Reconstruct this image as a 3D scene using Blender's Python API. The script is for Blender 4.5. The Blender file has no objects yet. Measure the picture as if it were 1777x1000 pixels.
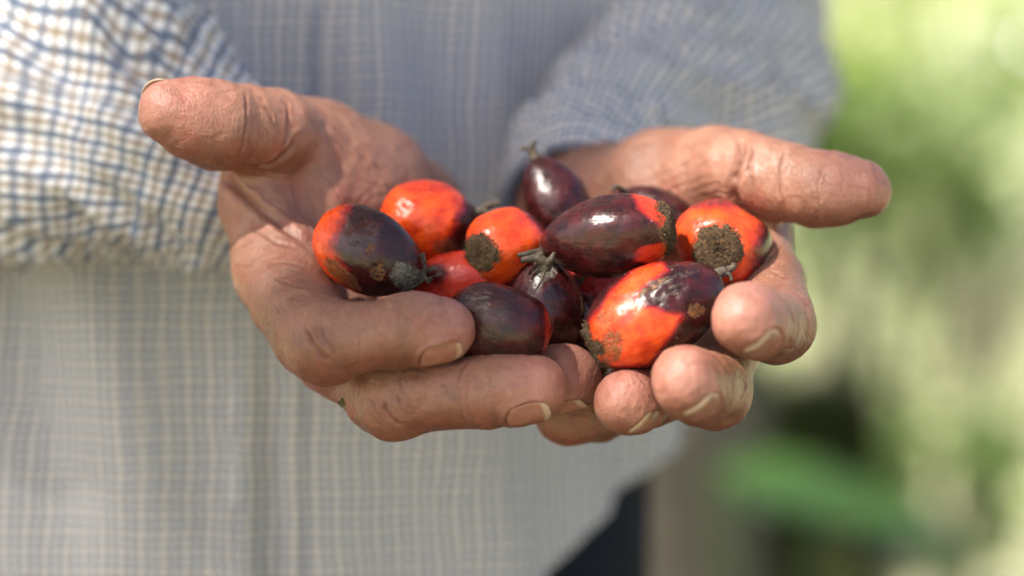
import bpy, bmesh, math, random
import numpy as np
from mathutils import Vector, Matrix

scene = bpy.context.scene
C = scene.collection
rng = np.random.default_rng(7)
random.seed(7)

# ------------------------------------------------------------------ camera
D = 650.0                                   # mm from lens to the plane of focus
SC = 36.0 / 85.0 * D / 1777.0               # mm per photograph pixel in that plane
PITCH = math.radians(10)
RX = np.array([1.0, 0, 0])
UP = np.array([0, math.sin(PITCH), math.cos(PITCH)])
FW = np.array([0, math.cos(PITCH), -math.sin(PITCH)])
CTR = np.array([0, 0, 1.05])                # middle of the plane of focus
CAM = CTR - FW * D / 1000

cam_d = bpy.data.cameras.new('camera'); cam = bpy.data.objects.new('camera', cam_d); C.objects.link(cam)
cam.location = CAM; cam.rotation_euler = (math.pi / 2 - PITCH, 0, 0)
cam_d.lens = 85; cam_d.sensor_width = 36; cam_d.clip_start = 0.05; cam_d.clip_end = 500
cam_d.dof.use_dof = True; cam_d.dof.focus_distance = 0.642; cam_d.dof.aperture_fstop = 3.4
cam_d.dof.aperture_blades = 9
scene.camera = cam

# ------------------------------------------------------------------ light
SUN = np.array([-0.47, -0.36, 0.81]); SUN /= np.linalg.norm(SUN)
w = bpy.data.worlds.new('World'); scene.world = w; w.use_nodes = True
nt = w.node_tree; bg = nt.nodes['Background']
sky = nt.nodes.new('ShaderNodeTexSky'); sky.sky_type = 'NISHITA'; sky.sun_disc = False; sky.air_density = 0.9; sky.dust_density = 5.0; sky.ozone_density = 0.4
sky.sun_elevation = math.asin(SUN[2]); sky.sun_rotation = math.atan2(SUN[0], SUN[1])
nt.links.new(sky.outputs[0], bg.inputs[0]); bg.inputs[1].default_value = 0.15
sun_d = bpy.data.lights.new('sun', 'SUN'); sun = bpy.data.objects.new('sun', sun_d); C.objects.link(sun)
sun_d.energy = 5.0; sun_d.angle = math.radians(1.4); sun_d.color = (1.0, 0.94, 0.85)
sun.rotation_euler = Vector(SUN).to_track_quat('Z', 'Y').to_euler(); sun.location = (-2, 0, 5)
scene.view_settings.view_transform = 'Standard'; scene.view_settings.look = 'None'
scene.view_settings.exposure = 1.06; scene.view_settings.gamma = 1
scene.cycles.use_denoising = True
scene.cycles.max_bounces = 5; scene.cycles.diffuse_bounces = 3; scene.cycles.glossy_bounces = 3; scene.cycles.transmission_bounces = 3; scene.cycles.use_adaptive_sampling = True; scene.cycles.adaptive_threshold = 0.04

# ------------------------------------------------------------------ helpers
def K(px, py, d=0.0):
    """photo pixel at d mm beyond the plane of focus -> lens frame in mm (right, up, away)"""
    s = SC * (D + d) / D
    return np.array([(px - 888.5) * s, (500 - py) * s, d], dtype=np.float64)
def PX(p):
    s = SC * (D + p[:, 2]) / D
    return p[:, 0] / s + 888.5, 500 - p[:, 1] / s
def W(p):
    p = np.atleast_2d(p) / 1000.0
    return CTR + p[:, :1] * RX + p[:, 1:2] * UP + p[:, 2:3] * FW
def WD(v):                                   # direction
    return v[0] * RX + v[1] * UP + v[2] * FW
def nrm(v): v = np.asarray(v, float); return v / np.linalg.norm(v)
def sstep(a, b, x):
    t = np.clip((x - a) / (b - a), 0, 1); return t * t * (3 - 2 * t)
def _hash(i, j, k, seed):
    n = (i * 374761393 + j * 668265263 + k * 2147483647 + seed * 1274126177) & 0xffffffff
    n = ((n ^ (n >> 13)) * 1274126177) & 0xffffffff
    return ((n ^ (n >> 16)) & 0xffff) / 65535.0
def vnoise(p, seed=0):
    """value noise in 0..1"""
    p = np.asarray(p, float); f = np.floor(p).astype(np.int64); t = p - f; t = t * t * (3 - 2 * t)
    out = 0
    for a in (0, 1):
        for b in (0, 1):
            for c in (0, 1):
                wgt = (t[:, 0] if a else 1 - t[:, 0]) * (t[:, 1] if b else 1 - t[:, 1]) * (t[:, 2] if c else 1 - t[:, 2])
                out = out + wgt * _hash(f[:, 0] + a, f[:, 1] + b, f[:, 2] + c, seed)
    return out
def fbm(p, seed=0, o=3):
    p = np.asarray(p, float)
    return sum(vnoise(p * 2.03 ** i, seed + i) * 0.5 ** (i + 1) for i in range(o)) / (1 - 0.5 ** o)

def crom(pts, n=10):
    P = np.array(pts, float); P = np.vstack([2 * P[0] - P[1], P, 2 * P[-1] - P[-2]]); out = []
    for i in range(1, len(P) - 2):
        t = np.linspace(0, 1, n, endpoint=False)[:, None]; a, b, c, d = P[i - 1:i + 3]
        out.append(0.5 * (2 * b + (c - a) * t + (2 * a - 5 * b + 4 * c - d) * t * t + (3 * b - a - 3 * c + d) * t ** 3))
    return np.vstack(out + [P[-2:-1]])
def seg_dist(x, y, line):
    d = np.full(len(x), 1e9); T = np.zeros(len(x)); n = len(line) - 1
    for i in range(n):
        ax, ay = line[i]; bx, by = line[i + 1]; ux, uy = bx - ax, by - ay
        h = np.clip(((x - ax) * ux + (y - ay) * uy) / (ux * ux + uy * uy + 1e-9), 0, 1)
        q = np.hypot(x - ax - ux * h, y - ay - uy * h); m = q < d; d[m] = q[m]; T[m] = (i + h[m]) / n
    return d, T
def grid_faces(nu, nv, wrap=False):
    I = np.arange(nu * nv).reshape(nu, nv)
    if wrap: I = np.concatenate([I, I[:, :1]], 1)
    return np.stack([I[:-1, :-1], I[1:, :-1], I[1:, 1:], I[:-1, 1:]], -1).reshape(-1, 4)
def tag(o, label=None, cat=None, group=None, kind=None):
    for k, v in (('label', label), ('category', cat), ('group', group), ('kind', kind)):
        if v: o[k] = v
    return o
def empty(name, loc):
    o = bpy.data.objects.new(name, None); C.objects.link(o); o.location = loc; o.empty_display_size = 0.02; return o
def mesh_np(name, co, faces, mat, parent=None, origin=None, attrs=None, uv=None, smooth=True, flip_check=False):
    """world coordinates (metres) -> one mesh object; faces is an (n,3|4) array or a list of lists"""
    co = np.asarray(co, float)
    if origin is None: origin = np.zeros(3)
    if isinstance(faces, list):
        tot = np.array([len(f) for f in faces], np.int32); flat = np.array([i for f in faces for i in f], np.int32)
    else:
        faces = np.asarray(faces, np.int32); tot = np.full(len(faces), faces.shape[1], np.int32); flat = faces.ravel()
    if flip_check:
        q = faces; a = co[q[:, 0]]; b = co[q[:, 1]]; c = co[q[:, 2]]
        vol = np.einsum('ij,ij->i', a - co.mean(0), np.cross(b - co.mean(0), c - co.mean(0))).sum()
        if vol < 0: flat = faces[:, ::-1].ravel()
    me = bpy.data.meshes.new(name)
    me.vertices.add(len(co)); me.vertices.foreach_set('co', (co - origin).astype(np.float32).ravel())
    me.loops.add(len(flat)); me.loops.foreach_set('vertex_index', flat.astype(np.int32))
    me.polygons.add(len(tot)); st = np.concatenate([[0], np.cumsum(tot)[:-1]]).astype(np.int32)
    me.polygons.foreach_set('loop_start', st)
    try: me.polygons.foreach_set('loop_total', tot)
    except Exception: pass
    if smooth: me.polygons.foreach_set('use_smooth', np.ones(len(tot), bool))
    if uv is not None:
        l = me.uv_layers.new(name='UVMap'); l.data.foreach_set('uv', np.asarray(uv, np.float32)[flat].ravel())
    for k, v in (attrs or {}).items():
        at = me.attributes.new(k, 'FLOAT', 'POINT'); at.data.foreach_set('value', np.asarray(v, np.float32))
    me.update(calc_edges=True); me.validate()
    if mat is not None: me.materials.append(mat)
    o = bpy.data.objects.new(name, me); C.objects.link(o)
    if parent is not None:
        o.parent = parent
        o.location = Vector(origin) - (parent.matrix_basis.translation if parent.parent is None else parent.parent.matrix_basis.translation + parent.matrix_basis.translation)
    else: o.location = origin
    return o

# ------------------------------------------------------------------ materials
def mat(name):
    m = bpy.data.materials.new(name); m.use_nodes = True
    return m, m.node_tree, m.node_tree.nodes['Principled BSDF']
class NT:
    def __init__(s, tree): s.t = tree
    def n(s, typ, **kw):
        x = s.t.nodes.new(typ)
        for k, v in kw.items(): setattr(x, k, v)
        return x
    def l(s, a, b): s.t.links.new(a, b)
    def attr(s, name): return s.n('ShaderNodeAttribute', attribute_name=name).outputs['Fac']
    def m(s, op, a, b=0.0, c=0.0):
        x = s.n('ShaderNodeMath', operation=op)
        for i, v in enumerate((a, b, c)):
            if isinstance(v, (int, float)): x.inputs[i].default_value = v
            else: s.l(v, x.inputs[i])
        return x.outputs[0]
    def rng(s, v, a, b, c=0.0, d=1.0):
        x = s.n('ShaderNodeMapRange', interpolation_type='SMOOTHSTEP')
        s.l(v, x.inputs[0])
        for i, q in enumerate((a, b, c, d)): x.inputs[i + 1].default_value = q
        return x.outputs[0]
    def mix(s, f, a, b, blend='MIX'):
        x = s.n('ShaderNodeMix', data_type='RGBA', blend_type=blend)
        for sock, v in ((x.inputs[0], f), (x.inputs[6], a), (x.inputs[7], b)):
            if isinstance(v, (int, float)): sock.default_value = v
            elif isinstance(v, tuple): sock.default_value = (*v, 1)
            else: s.l(v, sock)
        return x.outputs[2]
    def noise(s, scale, detail=3, rough=0.55, vec=None, dist=0.0):
        x = s.n('ShaderNodeTexNoise'); x.inputs['Scale'].default_value = scale; x.inputs['Detail'].default_value = detail
        x.inputs['Roughness'].default_value = rough; x.inputs['Distortion'].default_value = dist
        if vec is not None: s.l(vec, x.inputs['Vector'])
        return x.outputs['Fac']
    def voro(s, scale, vec=None, feature='F1'):
        x = s.n('ShaderNodeTexVoronoi', feature=feature); x.inputs['Scale'].default_value = scale
        if vec is not None: s.l(vec, x.inputs['Vector'])
        return x.outputs['Distance']
    def obj(s): return s.n('ShaderNodeTexCoord').outputs['Object']
    def scalev(s, vec, sc):
        x = s.n('ShaderNodeVectorMath', operation='MULTIPLY'); s.l(vec, x.inputs[0]); x.inputs[1].default_value = sc; return x.outputs[0]
    def bump(s, h, dist, strength=1.0, prev=None):
        x = s.n('ShaderNodeBump'); x.inputs['Distance'].default_value = dist; x.inputs['Strength'].default_value = strength
        s.l(h, x.inputs['Height'])
        if prev is not None: s.l(prev, x.inputs['Normal'])
        return x.outputs[0]

def skin_mat():
    m, t, b = mat('skin'); g = NT(t); ob = g.obj()
    n1 = g.noise(55, 4, 0.6, ob); n2 = g.noise(260, 4, 0.6, ob); n3 = g.noise(1100, 2, 0.5, ob)
    palm = g.mix(g.rng(n1, 0.3, 0.7), (0.228, 0.102, 0.062), (0.322, 0.156, 0.102))
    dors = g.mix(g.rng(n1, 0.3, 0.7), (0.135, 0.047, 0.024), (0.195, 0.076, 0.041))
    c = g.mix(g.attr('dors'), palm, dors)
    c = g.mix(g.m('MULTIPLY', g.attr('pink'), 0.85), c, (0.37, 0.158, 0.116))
    c = g.mix(g.rng(n2, 0.54, 0.76, 0, 0.30), c, (0.40, 0.19, 0.12))
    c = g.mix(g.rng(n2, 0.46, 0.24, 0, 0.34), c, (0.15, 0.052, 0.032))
    c = g.mix(g.rng(g.voro(300, g.scalev(ob, (1.0, 0.8, 0.5)), 'DISTANCE_TO_EDGE'), 0.05, 0.0, 0, 0.09), c, (0.16, 0.06, 0.035)); c = g.mix(g.rng(g.noise(120, 3, 0.6, ob), 0.50, 0.70, 0, 0.50), c, (0.28, 0.080, 0.052)); c = g.mix(g.rng(g.noise(170, 3, 0.65, ob), 0.44, 0.28, 0, 0.42), c, (0.125, 0.050, 0.028))
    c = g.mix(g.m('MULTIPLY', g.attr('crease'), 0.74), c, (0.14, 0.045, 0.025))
    spk = g.voro(230, ob); c = g.mix(g.rng(spk, 0.13, 0.05, 0, 0.5), c, (0.22, 0.09, 0.05))
    g.l(c, b.inputs['Base Color'])
    g.l(g.rng(n2, 0.3, 0.7, 0.40, 0.56), b.inputs['Roughness'])
    b.inputs['Subsurface Weight'].default_value = 0.18
    b.inputs['Subsurface Radius'].default_value = (1.0, 0.36, 0.2); b.inputs['Subsurface Scale'].default_value = 0.003
    b.inputs['Specular IOR Level'].default_value = 0.5
    v = g.voro(1050, ob, 'DISTANCE_TO_EDGE'); v2 = g.voro(480, g.scalev(ob, (1.0, 1.0, 0.45)), 'DISTANCE_TO_EDGE')
    hh = g.m('MULTIPLY', g.rng(v, 0, 0.22), 0.00004); hh = g.m('ADD', hh, g.m('MULTIPLY', g.rng(v2, 0, 0.14), 0.000035))
    hh = g.m('ADD', hh, g.m('MULTIPLY', n2, 0.00034)); hh = g.m('ADD', hh, g.m('MULTIPLY', n3, 0.00022)); bm = g.bump(hh, 1.0, 1.0)
    g.l(bm, b.inputs['Normal'])
    return m
def nail_mat():
    m, t, b = mat('nail'); g = NT(t); ob = g.obj(); n = g.noise(220, 3, 0.5, ob); e = g.attr('edge')
    c = g.mix(g.rng(n, 0.35, 0.65), (0.30, 0.125, 0.080), (0.37, 0.17, 0.115))
    c = g.mix(g.m('MULTIPLY', e, 0.85), c, (0.50, 0.38, 0.25)); c = g.mix(g.rng(n, 0.62, 0.72, 0, 0.5), c, (0.3, 0.15, 0.08))
    g.l(c, b.inputs['Base Color']); b.inputs['Roughness'].default_value = 0.27
    b.inputs['Subsurface Weight'].default_value = 0.15; b.inputs['Subsurface Scale'].default_value = 0.001
    g.l(g.bump(n, 0.0003, 0.5), b.inputs['Normal'])
    return m
def cloth_mat():
    m, t, b = mat('checked_cotton'); g = NT(t)
    uv = g.n('ShaderNodeUVMap', uv_map='UVMap').outputs[0]; sp = g.n('ShaderNodeSeparateXYZ'); g.l(uv, sp.inputs[0])
    wob = g.noise(0.05, 2, 0.5, uv)
    col = (0.69, 0.685, 0.695)
    for k, ax in enumerate((sp.outputs[0], sp.outputs[1])):
        x = g.m('FRACT', g.m('ADD', g.m('DIVIDE', ax, 6.3), g.m('MULTIPLY', wob, 0.6)))
        bl = g.rng(g.m('ABSOLUTE', g.m('SUBTRACT', x, 0.25)), 0.12, 0.15, 0.82 if k == 0 else 0.62, 0)
        oc = g.rng(g.m('ABSOLUTE', g.m('SUBTRACT', x, 0.75)), 0.10, 0.13, 0.66 if k == 0 else 0.50, 0)
        col = g.mix(bl, col, (0.05, 0.085, 0.16) if k == 0 else (0.06, 0.09, 0.16))
        col = g.mix(oc, col, (0.20, 0.132, 0.068) if k == 0 else (0.18, 0.115, 0.06))
    g.l(col, b.inputs['Base Color']); b.inputs['Roughness'].default_value = 0.9
    b.inputs['Sheen Weight'].default_value = 0.1
    th = g.noise(3.0, 2, 0.5, uv); g.l(g.bump(th, 0.0006, 0.5), b.inputs['Normal'])
    return m
def plain(name, c1, c2, scale, rough=0.85, bump=0.001):
    m, t, b = mat(name); g = NT(t); ob = g.obj(); n = g.noise(scale, 5, 0.6, ob)
    g.l(g.mix(g.rng(n, 0.3, 0.7), c1, c2), b.inputs['Base Color']); b.inputs['Roughness'].default_value = rough
    g.l(g.bump(n, bump, 0.8), b.inputs['Normal']); return m
def fruit_mat():
    m, t, b = mat('palm_fruit_skin'); g = NT(t); ob = g.obj()
    ax = g.scalev(ob, (1.0, 1.0, 0.22))                        # streaks run along the fruit
    ns = g.noise(620, 4, 0.6, ax); nb = g.noise(190, 4, 0.6, ob); nf = g.noise(900, 4, 0.65, ob); nl = g.noise(95, 2, 0.5, ob)
    k = g.m('ADD', g.attr('dark'), g.m('MULTIPLY', g.m('SUBTRACT', g.m('ADD', ns, nb), 1.0), 0.75))
    dk = g.rng(k, 0.18, 0.80)
    orange = g.mix(g.rng(nb, 0.3, 0.7), (0.50, 0.030, 0.005), (0.78, 0.090, 0.008))
    orange = g.mix(g.attr('red'), orange, (0.36, 0.018, 0.012))
    orange = g.mix(g.rng(nl, 0.55, 0.75, 0, 0.45), orange, (0.42, 0.02, 0.008))
    dark = g.mix(g.rng(nb, 0.3, 0.75), (0.012, 0.0022, 0.0026), (0.056, 0.0062, 0.0062))
    dark = g.mix(g.rng(ns, 0.55, 0.8, 0, 0.6), dark, (0.10, 0.014, 0.012))
    c = g.mix(g.rng(k, 0.02, 0.50), orange, (0.26, 0.012, 0.010)); c = g.mix(g.rng(k, 0.34, 0.90), c, dark)
    br = g.m('MULTIPLY', g.rng(g.m('ADD', g.attr('brown'), g.m('MULTIPLY', g.m('SUBTRACT', g.m('ADD', nf, ns), 1.0), 1.5)), 0.42, 0.95), 0.85)
    c = g.mix(br, c, g.mix(g.rng(nf, 0.4, 0.62), (0.050, 0.024, 0.008), (0.20, 0.075, 0.014)))
    gr = g.rng(g.m('ADD', g.attr('grey'), g.m('MULTIPLY', g.m('SUBTRACT', ns, 0.5), 1.5)), 0.35, 0.8)
    c = g.mix(gr, c, g.mix(g.rng(nf, 0.4, 0.62), (0.050, 0.042, 0.030), (0.17, 0.15, 0.115)))
    sp = g.voro(330, ob); spm = g.m('MULTIPLY', g.rng(sp, 0.12, 0.05), g.rng(g.noise(120, 1, 0.5, ob), 0.52, 0.6)); c = g.mix(g.m('MULTIPLY', spm, 0.6), c, (0.32, 0.26, 0.2))
    g.l(c, b.inputs['Base Color'])
    ro = g.m('ADD', g.rng(nf, 0.3, 0.7, 0.23, 0.36), g.m('MULTIPLY', g.m('MAXIMUM', br, gr), 0.35)); g.l(ro, b.inputs['Roughness'])
    b.inputs['Specular IOR Level'].default_value = 0.5
    b.inputs['Coat Weight'].default_value = 0.0; b.inputs['Coat Roughness'].default_value = 0.28
    hh = g.m('MULTIPLY', nl, 0.0013); hh = g.m('ADD', hh, g.m('MULTIPLY', ns, 0.00016)); hh = g.m('ADD', hh, g.m('MULTIPLY', nf, 0.00009))
    hh = g.m('ADD', hh, g.m('MULTIPLY', g.m('MAXIMUM', br, gr), 0.00022)); bm = g.bump(hh, 1.0, 1.0)
    g.l(bm, b.inputs['Normal'])
    return m
def leaf_mat(name, a, bcol, trans=0.35, rough=0.42):
    m, t, b = mat(name); g = NT(t); r = g.attr('tone'); n = g.noise(30, 3, 0.5, g.obj())
    c = g.mix(r, a, bcol); c = g.mix(g.rng(n, 0.5, 0.8, 0, 0.35), c, tuple(x * 0.6 for x in a))
    g.l(c, b.inputs['Base Color']); b.inputs['Roughness'].default_value = rough
    if trans <= 0: return m
    tr = g.n('ShaderNodeBsdfTranslucent'); g.l(c, tr.inputs[0]); mx = g.n('ShaderNodeMixShader'); mx.inputs[0].default_value = trans
    g.l(b.outputs[0], mx.inputs[1]); g.l(tr.outputs[0], mx.inputs[2])
    g.l(mx.outputs[0], t.nodes['Material Output'].inputs[0])
    return m
M = dict(skin=skin_mat(), nail=nail_mat(), cloth=cloth_mat(), fruit=fruit_mat(),
         scar=plain('fruit_base_fibre', (0.022, 0.012, 0.005), (0.100, 0.055, 0.022), 1100, 0.95, 0.0008),
         fibre=plain('fruit_fibre_tufts', (0.045, 0.025, 0.010), (0.18, 0.105, 0.045), 700, 0.95, 0.0004),
         stigma=plain('dried_stigma', (0.030, 0.021, 0.013), (0.105, 0.078, 0.052), 500, 0.8, 0.0006),
         navy=plain('navy_trouser_cloth', (0.006, 0.008, 0.014), (0.012, 0.015, 0.024), 500, 0.9, 0.0005),
         bark=plain('grey_bark', (0.115, 0.102, 0.075), (0.21, 0.188, 0.142), 14, 0.95, 0.01),
         scrap=plain('dry_moss', (0.05, 0.06, 0.015), (0.12, 0.12, 0.04), 800, 0.9, 0.0003))

M['navy'].node_tree.nodes['Principled BSDF'].inputs['Specular IOR Level'].default_value = 0.1
# ------------------------------------------------------------------ setting
def ground():
    m, t, b = mat('ground_litter'); g = NT(t); ob = g.obj()
    n = g.noise(2.2, 5, 0.6, ob); n2 = g.noise(9, 4, 0.6, ob)
    c = g.mix(g.rng(n, 0.35, 0.65), (0.46, 0.44, 0.28), (0.32, 0.38, 0.15)); c = g.mix(g.rng(n2, 0.5, 0.7), c, (0.66, 0.64, 0.42))
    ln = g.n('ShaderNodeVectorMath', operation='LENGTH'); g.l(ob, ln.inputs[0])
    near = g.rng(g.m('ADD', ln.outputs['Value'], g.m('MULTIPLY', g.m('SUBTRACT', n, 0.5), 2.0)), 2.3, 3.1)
    c = g.mix(near, g.mix(g.rng(n2, 0.35, 0.65), (0.055, 0.038, 0.027), (0.10, 0.072, 0.052)), c)  # unseen soil round the person, darkened to stand in for shade and cut bounce
    g.l(c, b.inputs['Base Color']); b.inputs['Roughness'].default_value = 0.95; g.l(g.bump(n2, 0.02, 0.7), b.inputs['Normal'])
    N = 40; xs = np.concatenate([np.linspace(-120, -8, 8), np.linspace(-6, 6, N), np.linspace(8, 120, 8)]); ys = np.concatenate([np.linspace(-60, -4, 6), np.linspace(-3, 9, N), np.linspace(11, 200, 10)])
    X, Y = np.meshgrid(xs, ys, indexing='ij'); p = np.stack([X.ravel(), Y.ravel(), np.zeros(X.size)], 1)
    p[:, 2] = 0.05 * (fbm(p * 0.8, 3) - 0.5) * (np.abs(p[:, 0]) < 10)
    i = np.arange(X.size).reshape(X.shape)
    f = np.stack([i[:-1, :-1], i[1:, :-1], i[1:, 1:], i[:-1, 1:]], -1).reshape(-1, 4)
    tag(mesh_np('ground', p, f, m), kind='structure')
ground()

def leaf_cloud(pts, size, aspect, droop, rgen, normals=None, vary=0.4, tpow=1.0):
    """many small pointed leaves, six triangles each"""
    co, fa, tone = [], [], []
    for i, p in enumerate(pts):
        L = size * (1 + vary * (rgen.random() * 2 - 1)); Wd = L * aspect
        a = nrm(rgen.normal(size=3) + np.array([0, 0, -droop])); n = nrm(rgen.normal(size=3) * 0.8 + np.array([0, 0, 1.0]) if normals is None else normals[i] + rgen.normal(size=3) * 0.25)
        s = nrm(np.cross(a, n)); n = np.cross(s, a); k = len(co); tn = rgen.random() ** tpow
        for (t, q, h) in ((0, 0, 0), (0.35, 0.5, 0.06), (0.35, -0.5, 0.06), (0.4, 0, -0.03), (0.75, 0.36, 0.0), (0.75, -0.36, 0.0), (1.0, 0, -0.12)):
            co.append(p + a * L * (t - 0.4) + s * Wd * q + n * L * h); tone.append(tn)
        for f in ((0, 1, 3), (0, 3, 2), (1, 4, 3), (3, 5, 2), (4, 6, 3), (3, 6, 5)): fa.append([k + x for x in f])
    return np.array(co), np.array(fa), np.array(tone)
def tube(path, rad, n=10, seed=0, rough=0.0):
    path = np.asarray(path, float); co, fa = [], []
    for i, p in enumerate(path):
        t = nrm(path[min(i + 1, len(path) - 1)] - path[max(i - 1, 0)])
        ref = np.array([0, 0, 1.0]) if abs(t[2]) < 0.9 else np.array([1.0, 0, 0]); s = nrm(np.cross(t, ref)); u = np.cross(s, t)
        for k in range(n):
            a = 2 * math.pi * k / n; r = rad[i] * (1 + rough * (_hash(i, k, seed, 5) - 0.5))
            co.append(p + (s * math.cos(a) + u * math.sin(a)) * r)
    for i in range(len(path) - 1):
        for k in range(n): fa.append([i * n + k, i * n + (k + 1) % n, (i + 1) * n + (k + 1) % n, (i + 1) * n + k])
    b0 = len(co); co.append(path[0]); co.append(path[-1]); e = (len(path) - 1) * n
    for k in range(n): fa.append([b0, (k + 1) % n, k]); fa.append([b0 + 1, e + k, e + (k + 1) % n])
    return np.array(co), fa
def merge(parts):
    co, fa, k = [], [], 0
    for c, f in parts:
        co.append(c); fa += [[k + int(i) for i in q] for q in f]; k += len(c)
    return np.concatenate(co), fa

def at(px, py, depth):                       # photo pixel at a distance (m) from the lens -> world
    return W(K(px, py, depth * 1000 - D))[0]

# -- shrubs and plants behind, all far out of focus
def shrub(px, depth, ztop, rx, rz, n, size, mname, a, b, label, seed, trans=0.35, rough=0.4, tpow=4.0):
    r = np.random.default_rng(seed); base = at(px, 500, depth); base[2] = 0.0
    root = empty('leafy_shrub', base); tag(root, label, 'shrub', 'shrubs in the blurred greenery')
    c = np.array([base[0], base[1], ztop - rz]); pts = []
    lobes = [(c + np.clip(r.normal(size=3), -1.1, 1.1) * np.array([rx, rx, rz]) * 0.5, 0.35 + 0.3 * r.random()) for _ in range(9)]
    while len(pts) < n:
        lc, lr = lobes[r.integers(len(lobes))]; v = nrm(r.normal(size=3)) * (0.55 + 0.45 * r.random()); p = lc + v * lr * np.array([rx, rx, rz])
        if p[2] > 0.03: pts.append(p)
    co, fa, tone = leaf_cloud(pts, size, 0.5, 0.2, r, tpow=tpow)
    mesh_np('foliage', co, fa, leaf_mat(mname, a, b, trans, rough), root, base, {'tone': tone})
    st = []
    for lc, _ in lobes:
        q = np.linspace(0, 1, 6)[:, None]; path = base * (1 - q) + lc * q; path[:, :2] += (q * (1 - q)) * r.normal(size=2) * 0.2
        st.append(tube(path, np.linspace(0.012, 0.004, 6), 6))
    co, fa = merge(st); mesh_np('stem', co, fa, M['bark'], root, base)
shrub(1500, 3.3, 0.90, 0.22, 0.17, 420, 0.06, 'leaf_mid_green', (0.09, 0.17, 0.025), (0.55, 0.62, 0.30), 'mid green leafy shrub just right of the forearm, behind the pointing thumb tip', 11, 0.4, 0.10)  # palest leaf tone imitates bright glints among darker green
shrub(1690, 3.7, 0.98, 0.34, 0.26, 460, 0.05, 'leaf_painted_glint', (0.13, 0.22, 0.04), (0.82, 0.84, 0.62), 'green leafy shrub at the right edge of the picture, glints put into its pale leaves', 12, 0.4, 0.09, 2.5)  # near-white leaf tone imitates glints by colour
shrub(1700, 6.0, 1.35, 2.1, 0.5, 3000, 0.12, 'leaf_painted_glare', (0.26, 0.34, 0.07), (0.85, 0.86, 0.66), 'wide yellow green shrub farthest back in the greenery, glare put into its leaf colour', 13, 0.4, 0.10, 2.2)  # leaf colour raised towards white in place of glare and sky gaps
shrub(1345, 2.6, 0.64, 0.12, 0.18, 1600, 0.06, 'leaf_painted_shade', (0.030, 0.040, 0.008), (0.06, 0.075, 0.015), 'low shrub with shade put into its leaf colour, below the curled fingers, beside the grey trunk', 14, 0.1)  # very dark leaf colour stands in for a shaded recess
shrub(1650, 3.0, 0.56, 0.24, 0.17, 170, 0.06, 'leaf_low', (0.08, 0.15, 0.025), (0.40, 0.46, 0.18), 'sparse low shrub in the sunlit patch at the lower right', 15, 0.4, 0.16, 2.5)
def broad_plant(px, py, depth, leaves, label, name, a, b, seed):
    r = np.random.default_rng(seed); top = at(px, py, depth); base = np.array([top[0] - 0.02, top[1] + 0.02, 0.0])
    root = empty('broad_leaf_plant', base); tag(root, label, 'plant'); m = leaf_mat(name, a, b, 0.35, 0.35)
    for (qx, qy, dd, dx, dy, dz, L, Wd) in leaves:
        c = at(qx, qy, depth + dd); d = nrm((dx, dy, dz)); n = nrm(np.array([0.0, -0.25, 1.0]) - d * (d @ np.array([0.0, -0.25, 1.0]))); sd = np.cross(d, n); co, fa = [], []
        for i in range(13):
            t = i / 12; wv = Wd / 2 * math.sin(math.pi * t ** 0.8) ** 0.75 if 0 < t < 1 else 0.0005
            for j in range(7):
                q = j / 3 - 1; co.append(c + d * L * (t - 0.5) + sd * wv * q + n * (0.10 * L * (0.25 - (t - 0.5) ** 2) * 2 - 0.02 * L * (1 - abs(q)) + 0.01 * L * math.sin(9 * t + j)))
        mesh_np('leaf', np.array(co), grid_faces(13, 7), m, root, base, {'tone': np.full(len(co), r.random())})
        cc, ff = tube(crom([base, base * 0.4 + (c - d * L / 2) * 0.6 + (0, 0, 0.06), c - d * L / 2], 6), np.linspace(0.006, 0.003, 13), 8); mesh_np('leaf_stalk', cc, ff, m, root, base, {'tone': np.full(len(cc), 0.5)})
broad_plant(1420, 880, 1.85, [(1420, 866, 0.0, 1, -0.35, -0.22, 0.16, 0.085), (1540, 900, 0.05, 0.8, -0.6, -0.25, 0.13, 0.07), (1330, 860, 0.1, -0.6, 0.6, 0.1, 0.12, 0.05), (1620, 960, 0.1, 1, 0.2, -0.2, 0.12, 0.05)],
    'low plant with broad deep green leaves at the bottom right', 'leaf_broad', (0.042, 0.098, 0.015), (0.06, 0.13, 0.024), 5)
broad_plant(1510, 950, 2.15, [(1500, 945, 0, 0.3, -0.6, 0.2, 0.055, 0.045), (1720, 985, 0.1, 0.7, -0.5, 0.1, 0.05, 0.04)], 'small plant with yellowing leaves at the bottom right', 'leaf_yellow', (0.42, 0.40, 0.06), (0.50, 0.46, 0.10), 6)

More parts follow.
